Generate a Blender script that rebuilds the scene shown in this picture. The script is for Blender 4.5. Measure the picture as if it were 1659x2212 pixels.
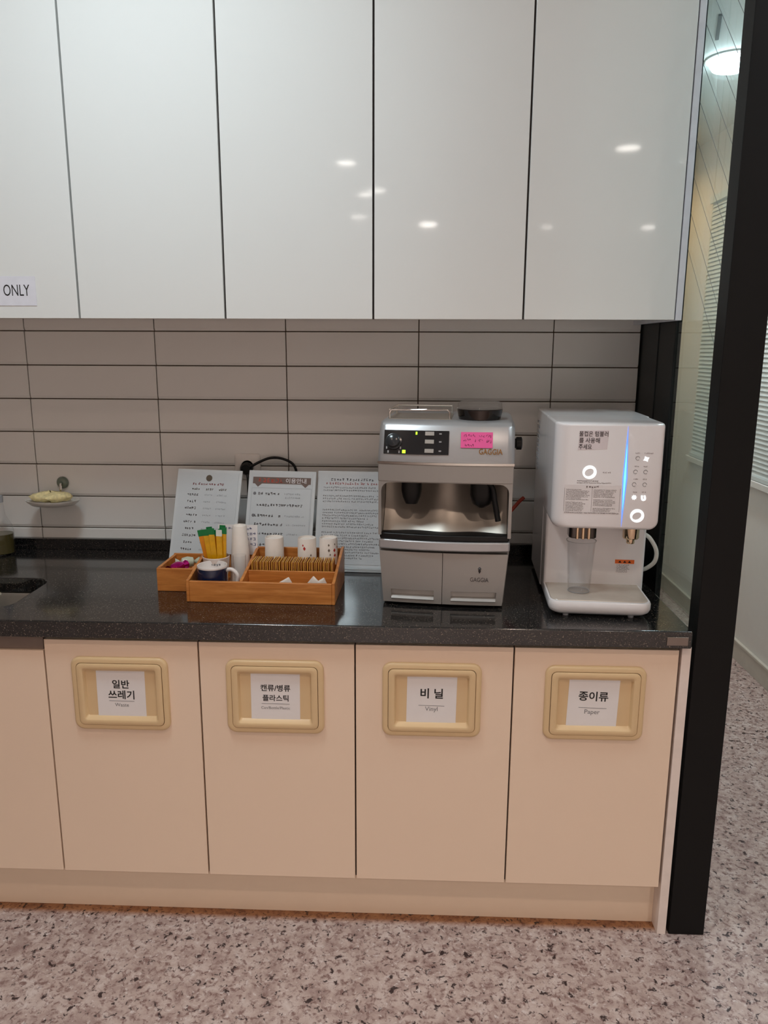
import bpy, bmesh, math, random
from mathutils import Matrix, Vector
random.seed(7)
for o in list(bpy.data.objects):
    bpy.data.objects.remove(o, do_unlink=True)
SC = bpy.context.scene
C = SC.collection

# ------------------------------------------------------------------ camera
CAM = (1.191, -2.369, 1.455)
PITCH, YAW, ROLL = map(math.radians, (-12.02, -2.12, 0.22))
F = Vector((math.sin(YAW)*math.cos(PITCH), math.cos(YAW)*math.cos(PITCH), math.sin(PITCH)))
R0 = Vector((math.cos(YAW), -math.sin(YAW), 0)); U0 = R0.cross(F)
Rv = math.cos(ROLL)*R0 + math.sin(ROLL)*U0
Uv = -math.sin(ROLL)*R0 + math.cos(ROLL)*U0
cd = bpy.data.cameras.new('camera'); cd.sensor_fit = 'HORIZONTAL'; cd.sensor_width = 36; cd.lens = 36.0
cd.clip_start = 0.02
cam = bpy.data.objects.new('camera', cd); C.objects.link(cam)
cam.matrix_world = Matrix(((Rv.x, Uv.x, -F.x, CAM[0]), (Rv.y, Uv.y, -F.y, CAM[1]), (Rv.z, Uv.z, -F.z, CAM[2]), (0, 0, 0, 1)))
SC.camera = cam

# ------------------------------------------------------------------ world, exposure
w = bpy.data.worlds.new('world'); SC.world = w; w.use_nodes = True
w.node_tree.nodes['Background'].inputs[0].default_value = (0.55, 0.62, 0.75, 1)
w.node_tree.nodes['Background'].inputs[1].default_value = 0.05
SC.view_settings.view_transform = 'Standard'; SC.view_settings.look = 'None'
SC.view_settings.exposure = -0.42; SC.view_settings.gamma = 1.0
SC.view_settings.use_curve_mapping = False
CEIL = 2.75; CCEIL = 2.55
# lamps: x, y, watts, colour, diameter, beam spread in degrees, face brightness, ceiling height, label
COOL = (0.80, 0.94, 1.0); WARM = (1.0, 0.78, 0.64); REAR = (1.0, 0.93, 0.86)
LAMPS = [
    (0.53, -1.17, 17.5, COOL, 0.40, 175, 6, CEIL, 'cool white recessed lamp over the sink end of the counter'),
    (2.60, -0.95, 9.0, COOL, 0.16, 175, 6, CEIL, 'cool white recessed lamp beside the corridor post'),
    (2.405, 0.93, 14.0, COOL, 0.165, 175, 45, CCEIL, 'bright cool white corridor ceiling lamp behind the glass'),
    (2.30, 2.20, 5.0, (1.0, 0.55, 0.2), 0.10, 150, 6, CCEIL, 'small amber downlight close to the corridor end wall'),
    (0.45, -2.05, 5.0, WARM, 0.10, 125, 0.5, CEIL, 'added warm fill lamp over the sink side of the aisle'),  # unseen warm lamp, added to light the lower doors
    (1.75, -2.05, 6.8, WARM, 0.10, 125, 0.5, CEIL, 'added warm fill lamp over the dispenser side of the aisle'),  # second added lamp, warms the doors on the dispenser side
    (1.330, -7.01, 45.9, REAR, 0.19, 130, 60, CEIL, 'brightest warm downlight far back in the room'),
    (0.697, -4.22, 29.7, REAR, 0.14, 130, 26, CEIL, 'warm downlight a few steps behind the counter aisle'),
    (0.766, -5.36, 21.6, REAR, 0.14, 130, 26, CEIL, 'warm downlight midway back in the room'),
    (0.872, -5.20, 21.6, REAR, 0.14, 130, 26, CEIL, 'warm downlight of a close pair midway back'),
    (0.626, -6.51, 21.6, REAR, 0.16, 130, 20, CEIL, 'warm downlight before the brightest one'),
    (2.579, -3.85, 29.7, REAR, 0.16, 130, 26, CEIL, 'warm downlight level with the room corner'),
    (2.610, -7.19, 21.6, REAR, 0.14, 130, 22, CEIL, 'dim warm downlight far back in the room'),
    (3.709, -7.23, 27.0, REAR, 0.16, 130, 40, CEIL, 'warm downlight near the far side wall'),
]

# ------------------------------------------------------------------ helpers
def lin(c):
    return c/12.92 if c <= 0.04045 else ((c+0.055)/1.055)**2.4
def rgb(r, g, b):
    return (lin(r/255), lin(g/255), lin(b/255), 1)
MATS = {}
def mat(name, col, rough=0.5, metal=0.0, coat=0.0, var=0.04, scale=30, bump=0.0, emit=None, es=0.0, trans=0.0, ior=1.5, spec=0.5, coatr=0.05):
    if name in MATS: return MATS[name]
    m = bpy.data.materials.new(name); m.use_nodes = True
    nt = m.node_tree; b = nt.nodes['Principled BSDF']
    b.inputs['Roughness'].default_value = rough; b.inputs['Metallic'].default_value = metal
    b.inputs['Coat Weight'].default_value = coat; b.inputs['Coat Roughness'].default_value = coatr
    b.inputs['Transmission Weight'].default_value = trans; b.inputs['IOR'].default_value = ior
    b.inputs['Specular IOR Level'].default_value = spec
    tc = nt.nodes.new('ShaderNodeTexCoord'); nz = nt.nodes.new('ShaderNodeTexNoise')
    nz.inputs['Scale'].default_value = scale; nz.inputs['Detail'].default_value = 4
    nt.links.new(tc.outputs['Object'], nz.inputs['Vector'])
    rp = nt.nodes.new('ShaderNodeValToRGB')
    rp.color_ramp.elements[0].position = 0.3; rp.color_ramp.elements[1].position = 0.7
    rp.color_ramp.elements[0].color = tuple(max(0, c*(1-var)) for c in col[:3]) + (1,)
    rp.color_ramp.elements[1].color = tuple(min(1, c*(1+var)) for c in col[:3]) + (1,)
    nt.links.new(nz.outputs['Fac'], rp.inputs['Fac']); nt.links.new(rp.outputs['Color'], b.inputs['Base Color'])
    if bump:
        bp = nt.nodes.new('ShaderNodeBump'); bp.inputs['Strength'].default_value = bump; bp.inputs['Distance'].default_value = 0.001
        nt.links.new(nz.outputs['Fac'], bp.inputs['Height']); nt.links.new(bp.outputs['Normal'], b.inputs['Normal'])
    if emit:
        b.inputs['Emission Color'].default_value = emit; b.inputs['Emission Strength'].default_value = es
    MATS[name] = m
    return m

def pane_mat(name, tint, ior=1.5):
    m = bpy.data.materials.new(name); m.use_nodes = True; nt = m.node_tree
    nt.nodes.remove(nt.nodes['Principled BSDF'])
    tr = nt.nodes.new('ShaderNodeBsdfTransparent'); tr.inputs[0].default_value = tint
    gl = nt.nodes.new('ShaderNodeBsdfGlossy'); gl.inputs['Roughness'].default_value = 0.01
    lw = nt.nodes.new('ShaderNodeLayerWeight'); lw.inputs[0].default_value = 0.5
    pw = nt.nodes.new('ShaderNodeMath'); pw.operation = 'POWER'; pw.inputs[1].default_value = 5.0
    nt.links.new(lw.outputs['Facing'], pw.inputs[0])
    f0 = ((ior-1)/(ior+1))**2
    fr = nt.nodes.new('ShaderNodeMath'); fr.operation = 'MULTIPLY_ADD'; fr.inputs[1].default_value = 1-f0; fr.inputs[2].default_value = f0
    nt.links.new(pw.outputs[0], fr.inputs[0])
    mx = nt.nodes.new('ShaderNodeMixShader')
    nt.links.new(fr.outputs[0], mx.inputs[0]); nt.links.new(tr.outputs[0], mx.inputs[1]); nt.links.new(gl.outputs[0], mx.inputs[2])
    nt.links.new(mx.outputs[0], nt.nodes['Material Output'].inputs[0])
    return m

class MB:
    def __init__(s): s.v = []; s.f = []
    def add(s, vs, fs):
        k = len(s.v); s.v += [tuple(p) for p in vs]; s.f += [tuple(i+k for i in f) for f in fs]; return s
    def box(s, x0, x1, y0, y1, z0, z1):
        return s.add([(x0,y0,z0),(x1,y0,z0),(x1,y1,z0),(x0,y1,z0),(x0,y0,z1),(x1,y0,z1),(x1,y1,z1),(x0,y1,z1)],
                     [(0,3,2,1),(4,5,6,7),(0,1,5,4),(1,2,6,5),(2,3,7,6),(3,0,4,7)])
    def quad_xz(s, x0, x1, z0, z1, y):          # faces -y
        return s.add([(x0,y,z0),(x1,y,z0),(x1,y,z1),(x0,y,z1)], [(0,1,2,3)])
    def loft(s, loops, cap0=True, cap1=True, closed=True):
        n = len(loops[0]); k = len(s.v)
        for l in loops: s.v += [tuple(p) for p in l]
        for i in range(len(loops)-1):
            for j in range(n if closed else n-1):
                a = k+i*n+j; b = k+i*n+(j+1) % n
                s.f.append((a, b, b+n, a+n))
        if cap0: s.f.append(tuple(k+j for j in reversed(range(n))))
        if cap1: s.f.append(tuple(k+(len(loops)-1)*n+j for j in range(n)))
        return s
    def lathe(s, prof, n=28, c=(0,0,0), axis='z', cap0=True, cap1=True):
        loops = []
        for r, h in prof:
            l = []
            for i in range(n):
                a = 2*math.pi*i/n; p, q = r*math.cos(a), r*math.sin(a)
                if axis == 'z': l.append((c[0]+p, c[1]+q, c[2]+h))
                elif axis == 'y': l.append((c[0]+p, c[1]+h, c[2]-q))
                else: l.append((c[0]+h, c[1]+p, c[2]+q))
            loops.append(l)
        return s.loft(loops, cap0, cap1)
    def tube(s, pts, r, n=8, smooth=True, cap=True):
        P = [Vector(p) for p in pts]
        if smooth and len(P) > 2:
            Q = []
            for i in range(len(P)-1):
                p0 = P[max(i-1,0)]; p1 = P[i]; p2 = P[i+1]; p3 = P[min(i+2,len(P)-1)]
                for t in range(8):
                    t /= 8
                    Q.append(0.5*((2*p1)+(p2-p0)*t+(2*p0-5*p1+4*p2-p3)*t*t+(3*p1-p0-3*p2+p3)*t**3))
            Q.append(P[-1]); P = Q
        loops = []; up = Vector((0.13, 0.31, 0.94))
        for i, p in enumerate(P):
            d = (P[min(i+1,len(P)-1)]-P[max(i-1,0)]).normalized()
            x = up.cross(d)
            if x.length < 1e-3: x = Vector((1,0,0)).cross(d)
            x.normalize(); y = d.cross(x); up = y
            rr_ = r(i/(len(P)-1)) if callable(r) else r
            loops.append([p+x*rr_*math.cos(2*math.pi*j/n)+y*rr_*math.sin(2*math.pi*j/n) for j in range(n)])
        return s.loft(loops, cap, cap)
    def build(s, name, m, parent=None, smooth=False, ang=40, bev=0, seg=2):
        me = bpy.data.meshes.new(name); me.from_pydata(s.v, [], s.f)
        bm = bmesh.new(); bm.from_mesh(me); bmesh.ops.recalc_face_normals(bm, faces=bm.faces); bm.to_mesh(me); bm.free()
        if smooth or bev:
            me.shade_smooth(); me.set_sharp_from_angle(angle=math.radians(ang))
        me.materials.append(m)
        o = bpy.data.objects.new(name, me); C.objects.link(o); o.parent = parent
        if bev:
            b = o.modifiers.new('bevel', 'BEVEL'); b.width = bev; b.segments = seg; b.limit_method = 'ANGLE'; b.harden_normals = True
        return o

class FB(MB):                                    # flat print: keep face directions as given
    pass

def rr(w, h, r, n=5, cx=0, cz=0):
    pts = []
    for (sx, sz, a0) in ((1,1,0),(-1,1,90),(-1,-1,180),(1,-1,270)):
        for i in range(n+1):
            a = math.radians(a0+90*i/n)
            pts.append((cx+sx*(w/2-r)+r*math.cos(a), cz+sz*(h/2-r)+r*math.sin(a)))
    return pts
def at_y(loop, y): return [(a, y, b) for a, b in loop]
def at_z(loop, z): return [(a, b, z) for a, b in loop]

def tag(o, label, cat, group=None):
    o['label'] = label; o['category'] = cat
    if group: o['group'] = group
    return o
def struct(o): o['kind'] = 'structure'; return o
def thing(name, label, cat, loc=(0,0,0), rz=0, rx=0, group=None):
    o = bpy.data.objects.new(name, None); C.objects.link(o); o.empty_display_size = 0.05
    o.location = loc; o.rotation_euler = (rx, 0, math.radians(rz)); return tag(o, label, cat, group)
def copy_tree(o, parent=None):
    c = o.copy(); C.objects.link(c); c.parent = parent
    for ch in list(o.children): copy_tree(ch, c)
    return c

def lettering(txt, m, parent, width=None, height=None, at=(0,0,0), rx=90, rz=0, name='lettering', ext=0.0003, bold=0.0):
    cu = bpy.data.curves.new('t', 'FONT'); cu.body = txt; cu.size = 1.0; cu.resolution_u = 3
    cu.align_x = 'CENTER'; cu.align_y = 'CENTER'; cu.offset = bold; cu.extrude = 0.0
    t = bpy.data.objects.new('t', cu); C.objects.link(t)
    dg = bpy.context.evaluated_depsgraph_get(); dg.update()
    me = bpy.data.meshes.new_from_object(t.evaluated_get(dg))
    bpy.data.objects.remove(t, do_unlink=True); bpy.data.curves.remove(cu)
    xs = [v.co.x for v in me.vertices]; ys = [v.co.y for v in me.vertices]
    sx = width/(max(xs)-min(xs)) if width else None
    sy = height/(max(ys)-min(ys)) if height else None
    sx = sx or sy; sy = sy or sx
    mx, my = (max(xs)+min(xs))/2, (max(ys)+min(ys))/2
    M = Matrix.Rotation(math.radians(rx), 4, 'X')
    Mz = Matrix.Rotation(math.radians(rz), 4, 'Y')
    for v in me.vertices:
        p = Vector(((v.co.x-mx)*sx, (v.co.y-my)*sy, 0)); v.co = Mz @ (M @ p) + Vector(at)
    me.materials.clear(); me.materials.append(m); me.name = name
    o = bpy.data.objects.new(name, me); C.objects.link(o); o.parent = parent
    return o

def scribble(mb, x0, x1, z, h, y, rnd, fill=0.95, th=0.19, gap=0.16):
    """a row of unreadable print: stroke clusters, one cluster to a character"""
    x = x0
    while x < x1-h*0.5:
        if rnd.random() < gap: x += h*0.55; continue
        cw = h*0.86*fill; t = h*th
        k = rnd.randint(2, 3)
        for i in range(k):
            zz = z + h*(-0.42+0.84*rnd.random()); a = x+cw*0.3*rnd.random()
            mb.quad_xz(a, min(a+cw*(0.45+0.5*rnd.random()), x+cw), zz-t/2, zz+t/2, y)
        for i in range(rnd.randint(1, 2)):
            xx = x+cw*(0.15+0.8*rnd.random()); b = z+h*(-0.5+0.25*rnd.random())
            mb.quad_xz(xx-t/2, xx+t/2, b, b+h*(0.5+0.3*rnd.random()), y)
        x += h*0.98

# ------------------------------------------------------------------ materials
def node_mat(name):
    m = bpy.data.materials.new(name); m.use_nodes = True; return m, m.node_tree, m.node_tree.nodes['Principled BSDF']
def ramp(nt, src, stops):
    r = nt.nodes.new('ShaderNodeValToRGB'); e = r.color_ramp.elements
    while len(e) < len(stops): e.new(0.5)
    for el, (p, c) in zip(e, stops): el.position = p; el.color = c
    nt.links.new(src, r.inputs['Fac']); return r.outputs['Color']
def noise(nt, vec, scale, detail=4, rough=0.6, dist=0.0):
    n = nt.nodes.new('ShaderNodeTexNoise'); n.inputs['Scale'].default_value = scale; n.inputs['Detail'].default_value = detail
    n.inputs['Roughness'].default_value = rough; n.inputs['Distortion'].default_value = dist
    nt.links.new(vec, n.inputs['Vector']); return n.outputs['Fac']
def mixc(nt, fac, a, b, mode='MIX'):
    x = nt.nodes.new('ShaderNodeMix'); x.data_type = 'RGBA'; x.blend_type = mode
    if hasattr(fac, 'is_output'): nt.links.new(fac, x.inputs[0])
    else: x.inputs[0].default_value = fac
    for i, s in ((6, a), (7, b)):
        if hasattr(s, 'is_output'): nt.links.new(s, x.inputs[i])
        else: x.inputs[i].default_value = s
    return x.outputs[2]

def granite_floor():
    m, nt, b = node_mat('speckled_vinyl_floor')
    tc = nt.nodes.new('ShaderNodeTexCoord'); v = tc.outputs['Object']
    base = ramp(nt, noise(nt, v, 20, 5, 0.65, 0.4), [(0.3, rgb(150,128,124)), (0.5, rgb(184,166,160)), (0.7, rgb(206,194,190))])
    mid = ramp(nt, noise(nt, v, 66, 6, 0.7, 0.5), [(0.50, (0,0,0,1)), (0.62, (1,1,1,1))])
    c = mixc(nt, mid, base, rgb(126,100,96))
    dk = ramp(nt, noise(nt, v, 52, 4, 0.62, 0.5), [(0.585, (0,0,0,1)), (0.635, (1,1,1,1))])
    c = mixc(nt, dk, c, rgb(52,38,40))
    lt = ramp(nt, noise(nt, v, 80, 4, 0.6, 0.3), [(0.585, (0,0,0,1)), (0.68, (1,1,1,1))])
    c = mixc(nt, lt, c, rgb(206,196,194))
    # orange-brown tint over the floor colour along the plinth
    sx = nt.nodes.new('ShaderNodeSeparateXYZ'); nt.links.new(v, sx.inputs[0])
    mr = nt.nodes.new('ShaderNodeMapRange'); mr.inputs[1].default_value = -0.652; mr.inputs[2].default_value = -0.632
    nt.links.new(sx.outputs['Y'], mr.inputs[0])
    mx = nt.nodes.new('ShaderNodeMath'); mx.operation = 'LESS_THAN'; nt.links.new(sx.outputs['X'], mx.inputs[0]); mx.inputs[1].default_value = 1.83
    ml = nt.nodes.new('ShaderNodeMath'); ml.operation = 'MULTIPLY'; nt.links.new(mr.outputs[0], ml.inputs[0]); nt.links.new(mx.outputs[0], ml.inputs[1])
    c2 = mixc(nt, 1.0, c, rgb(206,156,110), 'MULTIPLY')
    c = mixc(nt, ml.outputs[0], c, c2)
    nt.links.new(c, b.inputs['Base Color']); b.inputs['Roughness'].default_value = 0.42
    return m
def black_granite():
    m, nt, b = node_mat('black_speckled_stone')
    tc = nt.nodes.new('ShaderNodeTexCoord'); v = tc.outputs['Object']
    base = ramp(nt, noise(nt, v, 160, 3), [(0.35, rgb(12,13,14)), (0.7, rgb(27,27,29))])
    sp = ramp(nt, noise(nt, v, 380, 2, 0.5), [(0.62, (0,0,0,1)), (0.72, (1,1,1,1))])
    c = mixc(nt, sp, base, rgb(140,126,112))
    nt.links.new(c, b.inputs['Base Color']); b.inputs['Roughness'].default_value = 0.11
    b.inputs['Specular IOR Level'].default_value = 0.9
    return m
def wood(name='bamboo_wood'):
    m, nt, b = node_mat(name)
    tc = nt.nodes.new('ShaderNodeTexCoord'); mp = nt.nodes.new('ShaderNodeMapping'); mp.inputs['Scale'].default_value = (6, 40, 60)
    nt.links.new(tc.outputs['Object'], mp.inputs[0])
    c = ramp(nt, noise(nt, mp.outputs[0], 1.4, 5, 0.6, 0.5), [(0.3, rgb(176,104,44)), (0.55, rgb(204,130,62)), (0.75, rgb(222,154,86))])
    nt.links.new(c, b.inputs['Base Color']); b.inputs['Roughness'].default_value = 0.38
    return m
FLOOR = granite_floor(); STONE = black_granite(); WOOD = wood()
UPPER = mat('gloss_white_door', rgb(236,238,236), 0.045, var=0.006, scale=3, coat=0.0, spec=0.5)
LOWER = mat('ivory_door', rgb(242,217,194), 0.32, var=0.008, scale=3)
CARC = mat('cabinet_board', rgb(225,220,212), 0.5)
EDGE = mat('dark_gap', rgb(60,52,50), 0.7)
KICK = mat('ivory_plinth', rgb(236,212,188), 0.28, var=0.01)
TILE = mat('ivory_wall_tile', rgb(240,239,236), 0.3, var=0.012, scale=2)
GROUT = mat('brown_grout', rgb(92,78,66), 0.9)
CREAM = mat('cream_plastic', rgb(224,194,150), 0.35, var=0.01, bump=0.02)
PAPER = mat('white_paper', rgb(236,232,232), 0.6, var=0.008)
INK = mat('black_ink', rgb(28,26,28), 0.7)
GREYINK = mat('grey_ink', rgb(120,120,124), 0.7)
PALEINK = mat('pale_ink', rgb(176,180,184), 0.7)
BROWNINK = mat('brown_ink', rgb(96,84,70), 0.7)
REDINK = mat('red_ink', rgb(190,84,66), 0.7)
BLACK = mat('black_powder_coat', rgb(13,12,12), 0.55, bump=0.02, scale=300, spec=0.25)
JAMB = mat('dark_blue_black_frame', rgb(9,16,19), 0.4, spec=0.35)
WALL = mat('white_wall_paint', rgb(222,220,216), 0.6, var=0.01)
CEILM = mat('ceiling_board', rgb(228,230,228), 0.7, var=0.01)
SILVER = mat('silver_paint', rgb(176,176,178), 0.34, metal=0.55, var=0.01, scale=8)
SILVER2 = mat('silver_paint_warm', rgb(160,156,152), 0.42, metal=0.45, var=0.01, scale=8)
STEEL = mat('brushed_steel', rgb(190,182,172), 0.42, metal=0.9, var=0.03, scale=20)
CHROME = mat('chrome', rgb(215,212,208), 0.06, metal=1.0, var=0.01)
DKCHROME = mat('dark_chrome', rgb(70,66,64), 0.08, metal=1.0, var=0.01)
BLKPL = mat('black_plastic', rgb(9,9,10), 0.42, spec=0.3)
BLKGL = mat('black_gloss_panel', rgb(14,18,24), 0.08, coat=0.5)
WHITEPL = mat('white_gloss_plastic', rgb(238,236,238), 0.22, var=0.006, scale=4, coat=0.3)
GREYPL = mat('grey_plastic', rgb(170,172,176), 0.35)
CLEAR = pane_mat('clear_plastic', (0.975, 0.98, 0.985, 1), 1.40)
GLASS = pane_mat('partition_glass', (0.86, 0.93, 0.92, 1), 1.52)

# ------------------------------------------------------------------ the room shell
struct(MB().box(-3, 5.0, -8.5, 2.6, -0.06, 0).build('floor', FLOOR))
struct(MB().box(-3, 5.0, -8.5, 2.6, CEIL, CEIL+0.06).build('ceiling', CEILM))
wb = struct(MB().box(-3, 1.866, 0.008, 0.12, 0, CEIL).build('wall_back', GROUT))
struct(MB().box(-3.1, -3, -8.5, 0.12, 0, CEIL).build('wall_left', WALL))
struct(MB().box(-3.1, 5.1, -8.6, -8.5, 0, CEIL).build('wall_front', WALL))
# corridor side wall with a window opening (y 0.2..1.98, z 0.87..2.2)
XW = 2.76
wr = MB(); wr.box(XW, XW+0.1, -1.6, 0.2, 0, CEIL).box(XW, XW+0.1, 1.98, 2.5, 0, CEIL).box(XW, XW+0.1, 0.2, 1.98, 0, 0.87).box(XW, XW+0.1, 0.2, 1.98, 2.2, CEIL)
struct(wr.build('wall_right', WALL))
struct(MB().box(XW+0.1, 5.1, -1.6, -1.5, 0, CEIL).build('wall_return', WALL))
struct(MB().box(5.0, 5.1, -8.5, -1.5, 0, CEIL).build('wall_side', WALL))
FARW = mat('beige_corridor_wall', rgb(206,196,176), 0.6, var=0.02)
struct(MB().box(1.866, XW, -0.28, 2.42, CCEIL, CCEIL+0.05).build('ceiling_corridor', CEILM))
struct(MB().box(1.8, XW+0.1, 2.42, 2.5, 0, CEIL).build('wall_far', FARW))
struct(MB().box(1.78, 1.866, 0.12, 2.5, 0, CEIL).build('wall_corridor', WALL))
BASEM = mat('baseboard_vinyl', rgb(198,194,184), 0.4)
bb = MB().box(XW-0.012, XW, -1.6, 2.42, 0, 0.085); bb.box(XW-0.016, XW, -1.6, 2.42, 0.085, 0.097)
struct(bb.build('baseboard_right', BASEM, bev=0.002))
struct(MB().box(1.87, XW-0.016, 2.408, 2.42, 0, 0.095).build('baseboard_far', mat('brown_baseboard', rgb(120,104,86), 0.5)))
# window behind the blind
wn = thing('window_1', '', ''); del wn['label']; del wn['category']; struct(wn); wn.location = (XW, 0, 0)
fr = MB(); fr.box(0.02, 0.07, 0.2, 0.25, 0.87, 2.2).box(0.02, 0.07, 1.93, 1.98, 0.87, 2.2).box(0.02, 0.07, 0.25, 1.93, 0.87, 0.92).box(0.02, 0.07, 0.25, 1.93, 2.15, 2.2)
fr.build('window_frame', WALL, wn)
MB().box(0.045, 0.05, 0.25, 1.93, 0.92, 2.15).build('pane', mat('night_glass', rgb(120,150,156), 0.1), wn)
MB().box(-0.03, 0.02, 0.18, 2.0, 0.845, 0.875).build('window_sill', WALL, wn, bev=0.003)
# venetian blind
bl = thing('venetian_blind', 'pale blue-grey venetian blind closed over the corridor window', 'blind', (XW-0.012, 0.22, 0.88))
SLAT = mat('pale_blue_slat', rgb(208,216,216), 0.4)
sm = MB()
sm.add([(-0.0045,0,-0.0125),(-0.0045,1.74,-0.0125),(0.003,1.74,0.0125),(0.003,0,0.0125),(-0.0038,0,-0.0125),(-0.0038,1.74,-0.0125),(0.0037,1.74,0.0125),(0.0037,0,0.0125)],
       [(0,1,2,3),(4,7,6,5),(0,4,5,1),(3,2,6,7),(0,3,7,4),(1,5,6,2)])
s0 = sm.build('slat', SLAT, bl)
s0.location = (0, 0, 0.03)
for i in range(1, 62):
    s = s0.copy(); C.objects.link(s); s.location = (0, 0, 0.03+0.021*i)
MB().box(-0.012, 0.01, 0, 1.74, -0.002, 0.016).build('bottom_rail', SLAT, bl)
MB().box(-0.016, 0.012, 0, 1.74, 1.32, 1.355).build('head_rail', SLAT, bl)

# wall tiles: 0.402 x 0.1028 grid, lower edge of each tile bevelled back
TW, TH, ZJ = 0.402, 0.1028, 1.504
def tile_mesh(wd):
    g = 0.0016; t = MB(); L, Rr = g, wd-g
    prof = [(0.006, TH-g), (-0.001, TH-g), (-0.0025, TH-0.0035), (-0.0025, 0.0095), (0.0012, g), (0.006, g)]
    t.loft([[(L, y, z) for y, z in prof], [(L+0.001, y-0.0005, z) for y, z in prof], [(Rr-0.001, y-0.0005, z) for y, z in prof], [(Rr, y, z) for y, z in prof]])
    return t
first = {}
for col in range(-2, 5):
    wd = 0.257 if col == 4 else TW
    for row in range(-1, 7):
        x = col*TW; z = ZJ - TH*(row+1)
        if wd not in first:
            o = tile_mesh(wd).build('tile', TILE, wb); first[wd] = o
        else:
            o = first[wd].copy(); C.objects.link(o); o.parent = wb
        o.location = (x, 0.0025, z)

# black post, dark jamb and glass pane of the partition
struct(MB().box(1.856, 1.944, -0.655, -0.598, 0, CEIL).build('trim_1', BLACK, bev=0.002))
jb = struct(MB().box(1.868, 1.898, -0.16, 0.03, 0, CEIL).build('trim_2', JAMB, bev=0.002))
struct(MB().box(1.8695, 1.886, -0.294, -0.164, 0, CEIL).build('trim_3', JAMB, bev=0.002))
gp = struct(MB().box(1.874, 1.882, -0.60, -0.294, 0.02, CEIL).build('window_2', GLASS))
wl = MB()
for i in range(14):
    z0 = 1.72+0.085*i
    wl.tube([(1.878, -0.296, z0), (1.878, -0.598, z0-0.31)], 0.0007, 4, smooth=False)
wo = wl.build('glass_wire', GREYINK, gp); wo['kind'] = 'stuff'
st_ = MB().box(-0.006, 0.006, -0.11, 0.11, -0.006, 0).build('trim_4', BLACK); st_.location = (2.234, 0.625, CCEIL); st_.rotation_euler = (0, 0, math.radians(-18)); struct(st_)

# recessed lamps and the added fill lamps
def lamp(x, y, wt, col, dia, spread, es, zc, label):
    t = thing('downlight', label, 'ceiling light', (x, y, zc))
    rp = [(dia/2, -0.001), (dia/2+0.018, -0.001), (dia/2+0.018, -0.005), (dia/2+0.002, -0.009), (dia/2, -0.007)]
    MB().lathe(rp+[rp[0]], 28, cap0=False, cap1=False).build('trim_ring', CEILM, t, smooth=True)
    em = mat('lamp_face_%.2f_%.1f' % (col[2], es), (0.9, 0.9, 0.9, 1), 0.5, emit=col+(1,), es=es)
    if zc < CEIL and es > 20: MB().lathe([(dia/2, -0.001), (dia/2, -0.022), (dia*0.45, -0.034), (dia*0.3, -0.042), (dia*0.1, -0.045)], 28).build('diffuser', em, t, smooth=True)
    else: MB().lathe([(dia/2, -0.0045), (dia/2, -0.0055)], 28).build('diffuser', em, t)
    ld = bpy.data.lights.new('lamp', 'AREA'); ld.shape = 'DISK'; ld.size = dia; ld.energy = wt; ld.color = col; ld.spread = math.radians(spread)
    lo = bpy.data.objects.new('lamp', ld); C.objects.link(lo); lo.parent = t; lo.location = (0, 0, -0.05 if es > 20 and zc < CEIL else -0.012)
for L in LAMPS: lamp(*L)

# ------------------------------------------------------------------ upper cabinets
YU = -0.375; ZU = 1.527; ZT = 2.36
US = [-0.418, -0.042, 0.334, 0.710, 1.086, 1.462, 1.838]
ulab = ['white gloss wall cabinet left of the one with the ONLY notice', 'white gloss wall cabinet with the ONLY notice on its door',
        'white gloss wall cabinet above the soap dish, next to the ONLY notice', 'white gloss wall cabinet above the menu stands',
        'white gloss wall cabinet above the coffee machine', 'white gloss wall cabinet at the glass end of the row']
for i in range(6):
    t = thing('wall_cabinet', ulab[i], 'cabinet', (US[i], 0, ZU), group='white wall cabinets')
    wd = US[i+1]-US[i]
    MB().box(0.0, wd, YU+0.021, -0.004, 0.012, ZT-ZU).build('body', CARC, t)
    MB().box(0.0046, wd-0.0002, YU, YU+0.019, 0, ZT-ZU).build('door', UPPER, t, bev=0.0015)
    MB().box(0.0002, 0.0046, YU+0.012, YU+0.0205, 0.001, ZT-ZU).build('gap_strip', EDGE, t)
tag(MB().box(1.8405, 1.8555, YU-0.001, -0.0, ZU-0.001, ZT).build('cabinet_end_panel', mat('cool_white_panel', rgb(226,228,236), 0.3), bev=0.001), 'white side panel closing the wall cabinet row beside the glass', 'panel')
struct(MB().box(-3, 1.8555, YU+0.02, 0.0, ZT+0.002, CEIL).build('trim_5', UPPER))

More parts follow.
